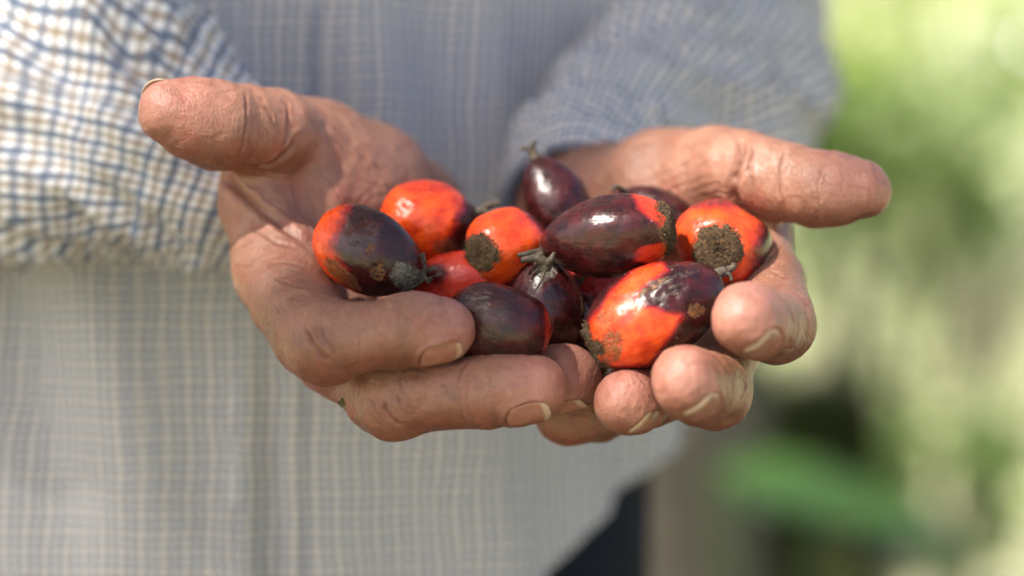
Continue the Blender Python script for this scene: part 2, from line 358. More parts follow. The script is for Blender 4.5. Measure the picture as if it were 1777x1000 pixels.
# -- the tree whose thin trunk shows at the lower right and whose unseen leaves are added to shade the person
def shade_tree():
    r = np.random.default_rng(33); b0 = at(1180, 900, 2.25); base = np.array([b0[0], b0[1], 0.0])
    root = empty('shade_tree', base); tag(root, 'thin grey barked tree whose trunk rises at the lower right of the person', 'tree')
    zt = np.linspace(0, 2.6, 14); path = np.stack([base[0] + 0.012 * np.sin(zt * 3), base[1] + 0.01 * np.cos(zt * 2), zt - 0.02], 1)
    co, fa = tube(path, np.linspace(0.064, 0.054, 14), 20, 2, 0.10); mesh_np('trunk', co, fa, M['bark'], root, base)
    hub = CTR + SUN * 1.9; e1 = nrm(np.cross(SUN, (0, 1, 0))); e2 = np.cross(SUN, e1)
    lit = [(150, 40, 55, 75), (20, 40, 60, 90), (290, 90, 50, 55), (20, 170, 55, 40), (120, 150, 50, 35), (385, 140, 52, 18), (-120, 30, 75, 75), (-120, 140, 75, 50), (485, 150, 25, 9), (598, 488, 12, 4), (1150, 285, 45, 8), (1330, 290, 25, -6), (590, 260, 45, 0), (1275, 505, -38, -4), (1180, 615, -38, -6),
           (1055, 350, -8, 0), (1180, 468, -22, -8), (735, 350, 20, -10)]
    shut = [(1040, 240, 85, 14), (640, 570, -20, 10)]
    off = [((W(K(x, y, d))[0] - CTR) @ e1, (W(K(x, y, d))[0] - CTR) @ e2, rr / 1000) for x, y, d, rr in lit]
    dim = [((W(K(x, y, d))[0] - CTR) @ e1, (W(K(x, y, d))[0] - CTR) @ e2) for x, y, d in ((20, 860, 150), (100, 920, 150), (200, 960, 150), (300, 1000, 150), (230, 1000, 150), (160, 1000, 150), (400, 1000, 150), (560, 60, 165), (640, 100, 165), (620, 20, 165), (850, 850, 140), (800, 780, 140), (860, 780, 140))]
    off = [(a, b, min(q, min(math.hypot(a - x, b - y) for x, y in dim) - 0.050)) for a, b, q in off]; off = [(a, b, q) for a, b, q in off if q > -0.03]
    pts = []
    for _ in range(7400):
        u, v = (r.random() - 0.5) * 1.4, (r.random() - 0.5) * 1.3
        if any((u - a) ** 2 + (v - b) ** 2 < max(q + 0.046, 0) ** 2 for a, b, q in off): continue
        pts.append(CTR + e1 * u + e2 * v + SUN * (1.7 + 0.6 * r.random()))
    for x, y, d, rr in shut:                     # extra unseen leaves placed to keep the sun off the cuff and the heap
        q0 = W(K(x, y, d))[0]
        for _ in range(34):
            a, b = r.normal(size=2) * rr / 1000 * 0.6; pts.append(q0 + e1 * a + e2 * b + SUN * (1.6 + 0.3 * r.random()))
    kk = 0
    while kk < 3300:                             # wide loose leaves added to cut skylight, leaving the sun's way in open
        p = np.array([-2.0 + 2.5 * r.random(), -0.5 + 2.2 * r.random(), 1.95 + 0.9 * r.random()]); q = p - CTR; kk += 1
        a, b = q @ e1, q @ e2
        if any((a - x) ** 2 + (b - y) ** 2 < max(z + 0.06, 0) ** 2 for x, y, z in off): continue
        pts.append(p)
    for _ in range(900):                         # unseen leaves added to shade the foot of the trunk
        pts.append(base + (0, 0, 0.55) + e1 * (r.random() - 0.5) * 0.45 + e2 * (r.random() - 0.5) * 0.5 + SUN * (1.3 + 0.5 * r.random()))
    co, fa, tone = leaf_cloud(pts, 0.075, 0.5, 0.3, r, [SUN] * len(pts), 0.25)
    mesh_np('added_shade_crown', co, fa, leaf_mat('leaf_canopy', (0.035, 0.06, 0.012), (0.07, 0.10, 0.02), 0.0), root, base, {'tone': tone})
    top = path[-1]; parts = []
    for k in range(5):
        end = hub + e1 * (r.random() - 0.5) * 0.9 + e2 * (r.random() - 0.5) * 0.8 + SUN * 0.25; mid = (top + end) / 2 + np.array([0, 0, 0.35]); parts.append(tube(crom([top - (0, 0, 0.1), mid, end], 8), np.linspace(0.02, 0.004, 17), 8))
    co, fa = merge(parts); mesh_np('limb', co, fa, M['bark'], root, base)
shade_tree()

# ------------------------------------------------------------------ signed distance modelling
def smin(a, b, k):
    h = np.maximum(k - np.abs(a - b), 0) / k
    return np.minimum(a, b) - h * h * k * 0.25
def cone(p, a, b, ra, rb):
    a = np.asarray(a, np.float32); ba = np.asarray(b, np.float32) - a; pa = p - a
    h = np.clip((pa @ ba) / (ba @ ba), 0, 1)
    q = pa - h[:, None] * ba
    return np.sqrt(np.einsum('ij,ij->i', q, q)) - (ra + (rb - ra) * h)
def ball(p, c, r):
    q = p - np.asarray(c, np.float32); return np.sqrt(np.einsum('ij,ij->i', q, q)) - r
def chain(p, pts, k=3.0):
    d = None
    for (a, ra), (b, rb) in zip(pts[:-1], pts[1:]):
        c = cone(p, a, b, ra, rb); d = c if d is None else smin(d, c, k)
    return d
def surface_nets(f, lo, hi, h, step=4):
    lo = np.asarray(lo, float); n = (np.ceil((np.asarray(hi) - lo) / (h * step)).astype(int)) + 1
    H = h * step
    ax = [lo[i] + H * np.arange(n[i]) for i in range(3)]
    G = np.stack(np.meshgrid(*ax, indexing='ij'), -1).reshape(-1, 3).astype(np.float32)
    cv = f(G).reshape(n)
    V = np.repeat(np.repeat(np.repeat(cv, step, 0), step, 1), step, 2).astype(np.float32)
    idx = np.argwhere(np.abs(V) < H * 1.9)
    # coarse node i covers fine i*step-step/2 .. : shift so that the block is centred on its node
    org = lo - h * (step - 1) / 2
    for s in range(0, len(idx), 400000):
        q = idx[s:s + 400000]; V[q[:, 0], q[:, 1], q[:, 2]] = f((org + q * h).astype(np.float32))
    S = V < 0
    cnt = np.zeros(np.array(S.shape) - 1, np.int8)
    for a in (0, 1):
        for b in (0, 1):
            for c in (0, 1): cnt += S[a:S.shape[0] - 1 + a, b:S.shape[1] - 1 + b, c:S.shape[2] - 1 + c]
    act = np.argwhere((cnt > 0) & (cnt < 8))
    acc = np.zeros((len(act), 3)); num = np.zeros(len(act))
    cor = [(a, b, c) for a in (0, 1) for b in (0, 1) for c in (0, 1)]
    cvv = {c: V[act[:, 0] + c[0], act[:, 1] + c[1], act[:, 2] + c[2]] for c in cor}
    for c in cor:
        for x in range(3):
            if c[x] == 0:
                c2 = tuple(1 if i == x else c[i] for i in range(3)); v1, v2 = cvv[c], cvv[c2]
                cr = (v1 < 0) != (v2 < 0); t = np.where(cr, v1 / np.where(cr, v1 - v2, 1), 0)
                pt = np.tile(np.array(c, float), (len(act), 1)); pt[:, x] = t
                acc += pt * cr[:, None]; num += cr
    verts = org + (act + acc / num[:, None]) * h
    ID = np.full(cnt.shape, -1, np.int32); ID[act[:, 0], act[:, 1], act[:, 2]] = np.arange(len(act))
    faces = []
    for x in range(3):
        y, z = (x + 1) % 3, (x + 2) % 3
        sl0 = [slice(None)] * 3; sl1 = [slice(None)] * 3; sl0[x] = slice(0, -1); sl1[x] = slice(1, None)
        A = S[tuple(sl0)]; B = S[tuple(sl1)]; e = np.argwhere(A != B)
        e = e[(e[:, y] > 0) & (e[:, z] > 0) & (e[:, y] < S.shape[y] - 1) & (e[:, z] < S.shape[z] - 1)]
        def cell(dy, dz):
            q = e.copy(); q[:, y] += dy; q[:, z] += dz; return ID[q[:, 0], q[:, 1], q[:, 2]]
        q = np.stack([cell(-1, -1), cell(0, -1), cell(0, 0), cell(-1, 0)], 1)
        fl = A[e[:, 0], e[:, 1], e[:, 2]]
        q[~fl] = q[~fl][:, ::-1]; faces.append(q)
    faces = np.concatenate(faces); faces = faces[(faces >= 0).all(1)]
    return verts, faces
def vnormals(v, f):
    n = np.cross(v[f[:, 2]] - v[f[:, 0]], v[f[:, 3]] - v[f[:, 1]]); out = np.zeros_like(v)
    for i in range(3):
        for k in range(4): out[:, i] += np.bincount(f[:, k], n[:, i], len(v))
    return out / np.maximum(np.linalg.norm(out, axis=1, keepdims=True), 1e-9)

# ------------------------------------------------------------------ hands
def J(px, py, d, r): return (K(px, py, d), r)
# image-left hand (the person's own right)
L_thumb = [J(505, 262, 40, 14.0), J(470, 235, 29, 12.6), J(446, 228, 24, 11.2), J(420, 221, 19, 11.7), J(378, 217, 13, 11.9), J(335, 207, 9, 10.6), J(296, 194, 6, 8.0)]
L_index = [J(490, 470, 24, 13.2), J(510, 520, 8, 12.0), J(545, 583, -10, 10.9), J(570, 591, -16, 10.8), J(628, 586, -21, 9.0), J(690, 578, -23, 9.1), J(730, 574, -22, 8.9), J(766, 573, -20, 8.5)]
L_middle = [J(560, 525, 38, 13.0), J(600, 600, 16, 11.5), J(665, 682, 0, 10.8), J(698, 688, -6, 10.7), J(770, 683, -11, 9.2), J(845, 679, -13, 9.6), J(890, 676, -14, 9.4), J(926, 675, -14, 9.0)]
L_ring = [J(640, 560, 52, 12.0), J(720, 640, 30, 10.5), J(790, 680, 18, 10.0), J(900, 662, 8, 9.2), J(985, 656, 3, 9.2)]
L_little = [J(715, 530, 64, 11.0), J(800, 620, 45, 9.0), J(870, 655, 33, 8.6), J(950, 642, 26, 7.8)]
L_palm = [
    (J(475, 240, 36, 12.6), J(542, 286, 52, 18.0)), (J(542, 286, 52, 18.0), J(630, 335, 66, 19.6)), (J(630, 335, 66, 19.6), J(704, 380, 84, 17.5)), (J(474, 300, 36, 11.5), J(532, 362, 42, 15.0)), (J(532, 362, 42, 15.0), J(640, 440, 57, 15.0)), (J(600, 345, 54, 16.5), J(700, 410, 72, 16.0)),
    (J(490, 470, 24, 12.8), J(600, 400, 84, 13.0)), (J(560, 525, 38, 12.5), J(640, 420, 92, 13.0)), (J(640, 560, 52, 12.0), J(680, 440, 98, 13.0)),
    (J(715, 530, 64, 11.5), J(720, 430, 100, 14.0))]
L_web = [(J(447, 285, 34, 10.2), J(452, 350, 32, 10.6)), (J(452, 350, 32, 10.6), J(480, 440, 26, 12.4)), (J(452, 350, 34, 10.0), J(520, 380, 62, 12.0))]
L_fore = [(J(702, 366, 98, 15.0), J(580, 345, 90, 19.0)), (J(640, 400, 98, 16), J(580, 350, 90, 19.0)), (J(580, 345, 90, 19.0), J(470, 332, 86, 19.0)), (J(470, 332, 86, 19.0), J(410, 310, 84, 19.0))]
# image-right hand
R_thumb = [J(1235, 305, 46, 14.0), J(1280, 302, 36, 12.6), J(1318, 306, 29, 10.9), J(1362, 315, 24, 10.8), J(1415, 327, 20, 10.3), J(1450, 332, 18, 9.5), J(1496, 332, 17, 7.2)]
R_index = [J(1296, 432, 38, 11.8), J(1328, 495, 18, 11.0), J(1345, 550, 3, 10.4), J(1343, 562, -6, 10.2), J(1324, 562, -22, 9.4), J(1306, 559, -31, 9.1), J(1293, 556, -37, 8.7)]
R_middle = [J(1250, 510, 46, 11.8), J(1250, 600, 20, 10.8), J(1238, 664, 2, 10.2), J(1234, 674, -6, 10.0), J(1216, 674, -21, 9.4), J(1200, 669, -30, 9.1), J(1190, 665, -37, 8.7)]
R_ring = [J(1190, 535, 56, 11.5), J(1180, 620, 28, 10.2), J(1156, 668, 18, 9.6), J(1124, 684, 3, 9.1), J(1102, 694, -8, 8.8), J(1086, 697, -17, 8.5)]
R_little = [J(1125, 560, 66, 10.5), J(1135, 640, 46, 9.2), J(1100, 688, 34, 8.8), J(1040, 712, 24, 8.6), J(984, 719, 17, 9.0)]
R_palm = [
    (J(1248, 304, 48, 13.2), J(1150, 328, 61, 16.4)), (J(1150, 328, 61, 16.4), J(1060, 360, 78, 15.6)), (J(1060, 360, 78, 15.6), J(1015, 378, 88, 13.5)), (J(1232, 350, 48, 11.5), J(1130, 405, 60, 13.5)), (J(1130, 405, 60, 13.5), J(1050, 440, 74, 13.5)),
    (J(1296, 432, 38, 12.0), J(1150, 400, 84, 12.5)), (J(1250, 510, 46, 12.0), J(1110, 420, 86, 12.5)), (J(1190, 535, 56, 11.5), J(1070, 430, 88, 12.5)),
    (J(1125, 560, 66, 11.5), J(1040, 450, 90, 13.0))]
R_web = [(J(1290, 345, 46, 10.5), J(1306, 400, 44, 10.0)), (J(1306, 400, 44, 10.0), J(1300, 440, 40, 11.0)), (J(1290, 350, 48, 10), J(1200, 380, 82, 12))]
R_fore = [(J(1040, 372, 84, 16.0), J(1020, 376, 94, 18.5)), (J(1020, 376, 94, 18.5), J(1070, 300, 140, 22.0))]

def flat_chain(p, pts, off):
    a = nrm(pts[-1][0] - pts[0][0]); sd = nrm(np.cross(a, (0, 0, 1.0))); n = len(pts) - 1
    d = None
    for q in (-1, 1):
        c = chain(p, [(c0 + sd * q * off * (1 - 0.8 * i / n), r - off * (1 - 0.8 * i / n)) for i, (c0, r) in enumerate(pts)], 1.6); d = c if d is None else smin(d, c, 5.5)
    return d
def hand_field(thumb, fingers, palm, web, fore, pads):
    def f(p):
        dp = None
        for (a, ra), (b, rb) in palm:
            c = cone(p, a, b, ra, rb); dp = c if dp is None else smin(dp, c, 7.0)
        dw = None
        for (a, ra), (b, rb) in web:
            c = cone(p, a, b, ra, rb); dw = c if dw is None else smin(dw, c, 5.0)
        for (a, ra), (b, rb) in fore:
            dp = smin(dp, cone(p, a, b, ra, rb), 14.0)
        d = smin(dp, dw, 3.0)
        out = None
        for q in fingers:
            c = chain(p, q, 1.6)
            for pc, r, k, ow in pads:
                if ow is q: c = smin(c, ball(p, pc, r), k)
            out = c if out is None else smin(out, c, 0.8)
        d = smin(d, out, 4.5)
        t = chain(p, thumb[:3], 2.0); t = smin(t, flat_chain(p, thumb[2:], 3.2), 4.0)
        for pc, r, k, ow in pads:
            if ow is thumb: t = smin(t, ball(p, pc, r), k)
        d = smin(d, t, 4.0)
        return d
    return f
def pad(fin, i, off, r, k=3.0): return (fin[i][0] + np.array(off, float), r, k, fin)
L_pads = [pad(L_thumb, 4, (0, -2.0, -2.5), 9.8), pad(L_index, 6, (-2, 2.0, -0.5), 8.0), pad(L_middle, 6, (-1, 2.0, -0.5), 8.2), pad(L_index, 3, (0, -1.2, -1.0), 10.2), pad(L_middle, 3, (-2, -2.2, 0), 9.6),
          pad(L_middle, 1, (-4, -3, -6), 9.0, 8.0)]
R_pads = [pad(R_thumb, 4, (0, -1.5, -2), 8.8), pad(R_index, 5, (-2, 2, 1.0), 7.8), pad(R_middle, 5, (-2, 2, 1), 7.8), pad(R_ring, 4, (-1, 1.5, 0), 7.6), pad(R_index, 3, (1.5, -0.5, 0), 9.6), pad(R_middle, 3, (1.5, -1.5, 0), 9.4)]
L_f = hand_field(L_thumb, [L_index, L_middle, L_ring, L_little], L_palm, L_web, L_fore, L_pads)
R_f = hand_field(R_thumb, [R_index, R_middle, R_ring, R_little], R_palm, R_web, R_fore, R_pads)

# nails: hand field, joint before the tip, tip joint, dorsal direction, length, width, shift along the finger
def nail_frame(tipj, prevj, n):
    a = nrm(tipj[0] - prevj[0]); n = np.asarray(n, float); n = nrm(n - a * (n @ a)); return a, n, np.cross(a, n)
NAILS = []
def add_nail(side, tip, prev, n, length, width, shift, rad=None):
    f = L_f if side == 'L' else R_f; a, nn, b = nail_frame(tip, prev, n); o = tip[0] + a * shift
    h = 14.0
    for _ in range(60):
        v = float(f((o + nn * h)[None].astype(np.float32))[0]); h -= v * 0.8
        if abs(v) < 0.02: break
    NAILS.append(dict(side=side, o=o + nn * h, a=a, n=nn, b=b, L=length, W=width, R=rad or width * 0.62))
add_nail('L', L_index[-1], L_index[-3], (0.15, -0.80, -0.60), 11.5, 9.6, -1.6)
add_nail('L', L_middle[-1], L_middle[-3], (0.1, -0.80, -0.60), 11.5, 9.8, -1.2)
add_nail('L', L_ring[-1], L_ring[-2], (0.45, -0.78, -0.40), 11.0, 9.6, 0.0)
add_nail('L', L_thumb[-1], L_thumb[-3], (-0.1, 0.75, 0.7), 15.0, 13.0, -0.2)
add_nail('R', R_index[-1], R_index[-4], (0.50, -0.78, -0.42), 11.0, 10.4, -0.6)
add_nail('R', R_middle[-1], R_middle[-4], (0.50, -0.80, -0.38), 11.0, 10.4, -0.6)
add_nail('R', R_ring[-1], R_ring[-3], (0.66, -0.74, -0.15), 10.5, 9.6, -0.6)
add_nail('R', R_thumb[-1], R_thumb[-3], (0.1, 0.75, 0.7), 14.0, 12.0, -2.6)

# creases seen on each hand: points, width (px), depth (mm)
L_creases = [
    ([(372, 302), (398, 318), (430, 345), (470, 378), (512, 408), (552, 432)], 6.5, 1.5),
    ([(424, 150), (429, 185), (427, 225), (418, 262), (408, 282)], 3.0, 0.42),
    ([(487, 165), (500, 190), (500, 225), (492, 255), (480, 280)], 3.4, 0.40),
    ([(405, 285), (440, 290), (475, 283), (500, 262), (515, 240)], 4.5, 0.9),
    ([(418, 292), (460, 298), (495, 302), (522, 298)], 3.0, 0.5),
    ([(495, 262), (505, 310), (515, 350), (535, 395), (548, 412)], 2.4, 0.35),
    ([(528, 320), (540, 350), (552, 392)], 2.2, 0.3), ([(560, 230), (590, 255), (620, 275)], 2.5, 0.25),
    ([(612, 362), (632, 340), (650, 322)], 2.2, 0.25), ([(452, 185), (470, 200), (478, 222)], 3.0, 0.4), ([(445, 165), (462, 178)], 2.5, 0.3),
    ([(428, 395), (460, 410), (490, 425), (530, 435)], 3.0, 0.45), ([(455, 470), (480, 455), (520, 462), (556, 470)], 2.6, 0.3),
    ([(400, 455), (425, 462), (445, 448), (470, 428)], 2.6, 0.4), ([(398, 470), (430, 476), (455, 466)], 2.2, 0.25),
    ([(535, 563), (540, 590), (556, 612), (578, 634)], 4.2, 0.85), ([(556, 566), (568, 590), (590, 622)], 3.2, 0.6), ([(548, 560), (552, 585), (566, 606)], 2.2, 0.3), ([(600, 530), (606, 545), (612, 560)], 2.0, 0.25),
    ([(652, 505), (664, 515), (668, 530)], 2.6, 0.3), ([(690, 520), (694, 545), (690, 570)], 2.6, 0.28),
    ([(666, 690), (670, 712), (685, 730), (705, 738)], 3.6, 0.75), ([(688, 682), (696, 705), (712, 722)], 3.0, 0.55), ([(645, 690), (648, 708), (660, 724)], 2.8, 0.45), ([(706, 690), (715, 712), (726, 724)], 2.4, 0.35), ([(655, 684), (660, 708), (672, 726)], 2.0, 0.3),
    ([(812, 628), (800, 645), (794, 672)], 3.0, 0.45), ([(800, 700), (804, 722), (815, 735)], 2.2, 0.25),
    ([(560, 205), (600, 240), (650, 290), (690, 330)], 3.0, 0.30), ([(520, 250), (560, 300), (600, 360)], 2.6, 0.28), ([(580, 300), (640, 320), (700, 330)], 2.4, 0.22), ([(440, 330), (470, 352), (505, 372)], 2.4, 0.3), ([(520, 180), (545, 215), (560, 250)], 2.4, 0.2),
    ([(470, 480), (500, 492), (540, 505)], 2.4, 0.3), ([(585, 640), (610, 652), (640, 655)], 2.4, 0.3), ([(620, 560), (625, 585), (622, 610)], 2.2, 0.22), ([(640, 530), (648, 555), (648, 585)], 2.0, 0.2), ([(730, 650), (738, 675), (735, 700)], 2.2, 0.25), ([(750, 640), (756, 665)], 2.0, 0.2), ([(845, 640), (850, 665), (846, 690)], 2.4, 0.28),
    ([(440, 545), (470, 575), (510, 600)], 2.2, 0.2), ([(470, 520), (490, 545)], 2.0, 0.2), ([(430, 500), (450, 520), (460, 545)], 2.0, 0.2)]
R_creases = [
    ([(1281, 226), (1287, 255), (1280, 285), (1274, 315), (1278, 350), (1300, 372), (1330, 385)], 7.0, 1.6),
    ([(1372, 250), (1357, 280), (1352, 315), (1358, 350), (1368, 380)], 3.2, 0.42), ([(1312, 245), (1306, 275), (1304, 305), (1312, 340)], 3.6, 0.5),
    ([(1272, 240), (1268, 270), (1262, 300)], 2.5, 0.3), ([(1095, 330), (1140, 308), (1190, 285), (1235, 265)], 2.6, 0.28), ([(1150, 340), (1190, 320), (1240, 305)], 2.6, 0.32), ([(1180, 345), (1220, 325), (1255, 318)], 2.2, 0.25),
    ([(1408, 296), (1410, 308)], 2.0, 0.35), ([(1494, 298), (1497, 308)], 2.0, 0.3),
    ([(1330, 470), (1355, 478), (1378, 488)], 3.0, 0.4), ([(1398, 535), (1402, 560), (1394, 590)], 2.4, 0.35), ([(1380, 530), (1388, 560), (1378, 595)], 2.2, 0.25),
    ([(1275, 640), (1282, 665), (1272, 695), (1255, 718)], 2.6, 0.35), ([(1288, 650), (1292, 675), (1280, 705)], 2.2, 0.3), ([(1260, 650), (1262, 685), (1248, 712)], 2.0, 0.2),
    ([(1320, 460), (1345, 440), (1358, 425)], 3.0, 0.5), ([(1060, 300), (1110, 270), (1160, 245)], 2.4, 0.25), ([(1120, 345), (1150, 320), (1200, 300)], 2.4, 0.28), ([(1200, 250), (1230, 240), (1262, 250)], 2.2, 0.22), ([(1210, 345), (1245, 335), (1270, 340)], 2.4, 0.3),
    ([(1366, 520), (1374, 550), (1366, 585)], 2.0, 0.25), ([(1350, 600), (1370, 606), (1388, 600)], 2.0, 0.22), ([(1246, 645), (1248, 680), (1236, 712)], 2.0, 0.22), ([(1140, 700), (1150, 715), (1148, 735)], 2.0, 0.25), ([(1420, 270), (1424, 300), (1420, 340), (1425, 370)], 2.0, 0.18), ([(1340, 250), (1332, 285), (1334, 330)], 2.2, 0.25)]
L_pink = [(L_index[-1][0], 9, 16), (L_middle[-1][0], 9, 16), (L_ring[-1][0], 9, 15), (L_thumb[-1][0], 8, 20)]
R_pink = [(R_index[-1][0], 8, 15), (R_middle[-1][0], 8, 15), (R_ring[-1][0], 9, 15), (R_thumb[-1][0], 8, 20)]
L_dors = [(L_index[2][0], 8, 30), (L_middle[2][0], 8, 34), (K(470, 560, 0), 8, 26), (K(560, 650, 5), 8, 26)]
R_dors = [(R_index[2][0], 10, 22), (R_middle[2][0], 10, 22), (R_little[-1][0], 6, 20), (K(1340, 430, 40), 6, 20)]

JOINTS = {'L': [(L_index[2][0], L_index[4][0], 12.5, 0.30), (L_index[4][0], L_index[6][0], 11, 0.16), (L_middle[2][0], L_middle[4][0], 12.5, 0.30), (L_middle[4][0], L_middle[6][0], 11, 0.16), (L_ring[3][0], L_ring[4][0], 8, 0.15), (L_thumb[2][0], L_thumb[4][0], 11, 0.18), (L_thumb[0][0], L_thumb[2][0], 11, 0.15)],
          'R': [(R_index[1][0], R_index[4][0], 12.5, 0.26), (R_middle[1][0], R_middle[4][0], 12.5, 0.26), (R_ring[2][0], R_ring[4][0], 11, 0.2), (R_thumb[2][0], R_thumb[4][0], 11, 0.18), (R_thumb[0][0], R_thumb[2][0], 11, 0.15)]}
def build_hand(f, pts, creases, side, pinks, dorss, h=0.5):
    lo = np.min([p - r - 4 for p, r in pts], 0); hi = np.max([p + r + 4 for p, r in pts], 0)
    v, fc = surface_nets(f, lo, hi, h)
    n = vnormals(v, fc)
    g0 = f((v[:2000] + n[:2000] * 0.4).astype(np.float32)).mean() - f((v[:2000] - n[:2000] * 0.4).astype(np.float32)).mean()
    if g0 < 0: n = -n
    v = v + n * ((fbm(v / 9.0, 21, 3) - 0.5) * 1.3 + (fbm(v / 2.6, 31, 2) - 0.5) * 0.35)[:, None]
    x, y = PX(v)
    # which vertices face the lens and are not behind another fold of the hand
    view = v + np.array([0, 0, D]); view /= np.linalg.norm(view, axis=1, keepdims=True)
    facing = -np.einsum('ij,ij->i', view, n)
    bx = (x / 6).astype(int); by = (y / 6).astype(int); key = (bx - bx.min()) * 4000 + (by - by.min())
    zm = np.full(key.max() + 1, 1e9); np.minimum.at(zm, key, v[:, 2]); vis = (facing > -0.1) & (v[:, 2] < zm[key] + 5)
    disp = np.zeros(len(v)); cr = np.zeros(len(v))
    wx = x + (fbm(np.stack([x, y, 0 * x], 1) / 14, 8) - 0.5) * 7; wy = y + (fbm(np.stack([x, y, 0 * x], 1) / 14, 9) - 0.5) * 7
    for pts_, wd, dp in creases:
        ln = crom(pts_, 8); m = vis & (x > ln[:, 0].min() - 25) & (x < ln[:, 0].max() + 25) & (y > ln[:, 1].min() - 25) & (y < ln[:, 1].max() + 25)
        i = np.nonzero(m)[0]
        if not len(i): continue
        d, T = seg_dist(wx[i], wy[i], ln); fade = sstep(0, 0.22, T) * sstep(1, 0.78, T) * (0.65 + 0.7 * vnoise(np.stack([T * 9, 0 * T, 0 * T + wd], 1), 4)) * sstep(-0.1, 0.3, facing[i])
        wd = wd * (0.8 if dp < 1.2 else 1.0); e = np.exp(-(d / wd) ** 2)
        dp2 = dp * (0.85 if dp < 1.2 else 0.95); disp[i] += fade * dp2 * (-e + 0.32 * np.exp(-((d - 2.2 * wd) / (1.1 * wd)) ** 2)); cr[i] = np.maximum(cr[i], fade * np.exp(-(d / (0.75 * wd)) ** 2) * min(1, 0.35 + dp))
    # wrinkles packed across the joints, and a web of fine lines over the whole skin
    for c0, c1, rad_, amp in JOINTS[side]:
        a = nrm(c1 - c0); p = v - (c0 + c1) / 2; sa = p @ a; near = np.linalg.norm(p, axis=1) < 2.2 * rad_; i = np.nonzero(near)[0]; sa = sa[i]
        m = np.exp(-(sa / (0.55 * rad_)) ** 2) * sstep(2.0, 1.0, np.linalg.norm(p[i], axis=1) / rad_)
        wv = np.sin(sa * 2 * math.pi / 2.9 + 7 * fbm(v[i] / 5.0, 63, 2)); ln = sstep(0.55, 1.0, wv) * sstep(0.38, 0.6, vnoise(v[i] / 3.5, 67))
        disp[i] += amp * m * (-ln + 0.25 * wv); cr[i] = np.maximum(cr[i], 0.36 * m * ln)
    for sc_, sd_, dp_ in ((13.0, 71, 0.15), (6.5, 75, 0.08)):
        rg = 1 - np.abs(2 * fbm(v / np.array([sc_, sc_ * 0.6, sc_]), sd_, 2) - 1); ln = sstep(0.945, 0.995, rg) * sstep(0.35, 0.55, vnoise(v / 11.0, sd_ + 3))
        disp -= dp_ * ln; cr = np.maximum(cr, 0.42 * ln)
    for q in NAILS:
        if q['side'] != side: continue
        p = v - q['o']; s = p @ q['a'] / (q['L'] / 2); t = p @ q['b'] / (q['W'] / 2); up = p @ q['n']
        rr = (np.abs(s) ** 2.6 + np.abs(t) ** 2.6) ** (1 / 2.6); near = (up > -6) & (up < 5) & (rr < 2)
        disp[near] += -0.55 * sstep(1.06, 0.92, rr[near]) + 0.5 * np.exp(-((rr[near] - 1.16) / 0.13) ** 2) * sstep(0.95, 0.45, s[near])
        cr[near] = np.maximum(cr[near], 0.14 * np.exp(-((rr[near] - 1.03) / 0.05) ** 2))
    v = v + n * disp[:, None]
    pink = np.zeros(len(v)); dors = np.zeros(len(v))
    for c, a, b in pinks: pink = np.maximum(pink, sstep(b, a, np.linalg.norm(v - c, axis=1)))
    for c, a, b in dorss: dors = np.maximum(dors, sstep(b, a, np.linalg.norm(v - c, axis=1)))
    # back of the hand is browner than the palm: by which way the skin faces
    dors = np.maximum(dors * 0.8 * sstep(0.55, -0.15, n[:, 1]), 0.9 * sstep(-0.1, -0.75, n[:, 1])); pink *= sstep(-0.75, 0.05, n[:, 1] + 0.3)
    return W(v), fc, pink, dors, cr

def allpts(*ls):
    out = []
    for l in ls:
        for q in l:
            if isinstance(q[0], tuple): out += [q[0], q[1]]
            else: out.append(q)
    return out
hl = build_hand(L_f, allpts(L_thumb, L_index, L_middle, L_ring, L_little, L_palm, L_web, L_fore), L_creases, 'L', L_pink, L_dors)
hr = build_hand(R_f, allpts(R_thumb, R_index, R_middle, R_ring, R_little, R_palm, R_web, R_fore), R_creases, 'R', R_pink, R_dors)

# ------------------------------------------------------------------ torso and arms (all under the shirt)
TC = np.array([-100.0, 0, 272.0])            # torso axis in the lens frame
L_arm = [K(470, 335, 84), K(390, 300, 82), K(230, 254, 84), K(60, 226, 94), K(-170, 190, 130), K(-330, 60, 205), K(-330, -250, 270), K(-200, -700, 290)]
L_rad = [26, 29, 35, 40, 45, 50, 54, 58]
R_arm = [K(1008, 378, 90), K(1030, 338, 106), K(1085, 278, 150), K(1165, 215, 208), K(1205, 110, 262), K(1200, -60, 284), K(1170, -350, 296), K(1090, -700, 290)]
R_rad = [23.5, 26, 34, 44, 49, 51, 55, 58]
def core(p):
    d = None
    for A, Rr in ((L_arm, L_rad), (R_arm, R_rad)):
        for i in range(1, len(A) - 1):
            c = cone(p, A[i], A[i + 1], Rr[i] * 0.58, Rr[i + 1] * 0.58); d = c if d is None else smin(d, c, 20)
    for du in (-60, 0, 60):
        d = smin(d, cone(p, TC + (du, 250, 10), TC + (du * 0.8, -160, 0), 85, 80), 40)
    d = smin(d, cone(p, TC + (0, 300, 10), TC + (0, 400, 10), 60, 52), 30)
    return d
vc, fcore = surface_nets(core, (-420, -330, 60), (320, 470, 420), 5.0, 3)
base = W(TC)[0]; base[2] = 0.0
co = np.concatenate([hl[0], hr[0], W(vc)]); off = len(hl[0]); off2 = off + len(hr[0])
def orient(c, f):
    a = c[f[:, 0]] - c.mean(0); b = c[f[:, 1]] - c.mean(0); d = c[f[:, 2]] - c.mean(0)
    return f if np.einsum('ij,ij->i', a, np.cross(b, d)).sum() > 0 else f[:, ::-1]
fa = np.concatenate([orient(hl[0], hl[1]), orient(hr[0], hr[1]) + off, orient(W(vc), fcore) + off2])
z = np.zeros(len(vc))
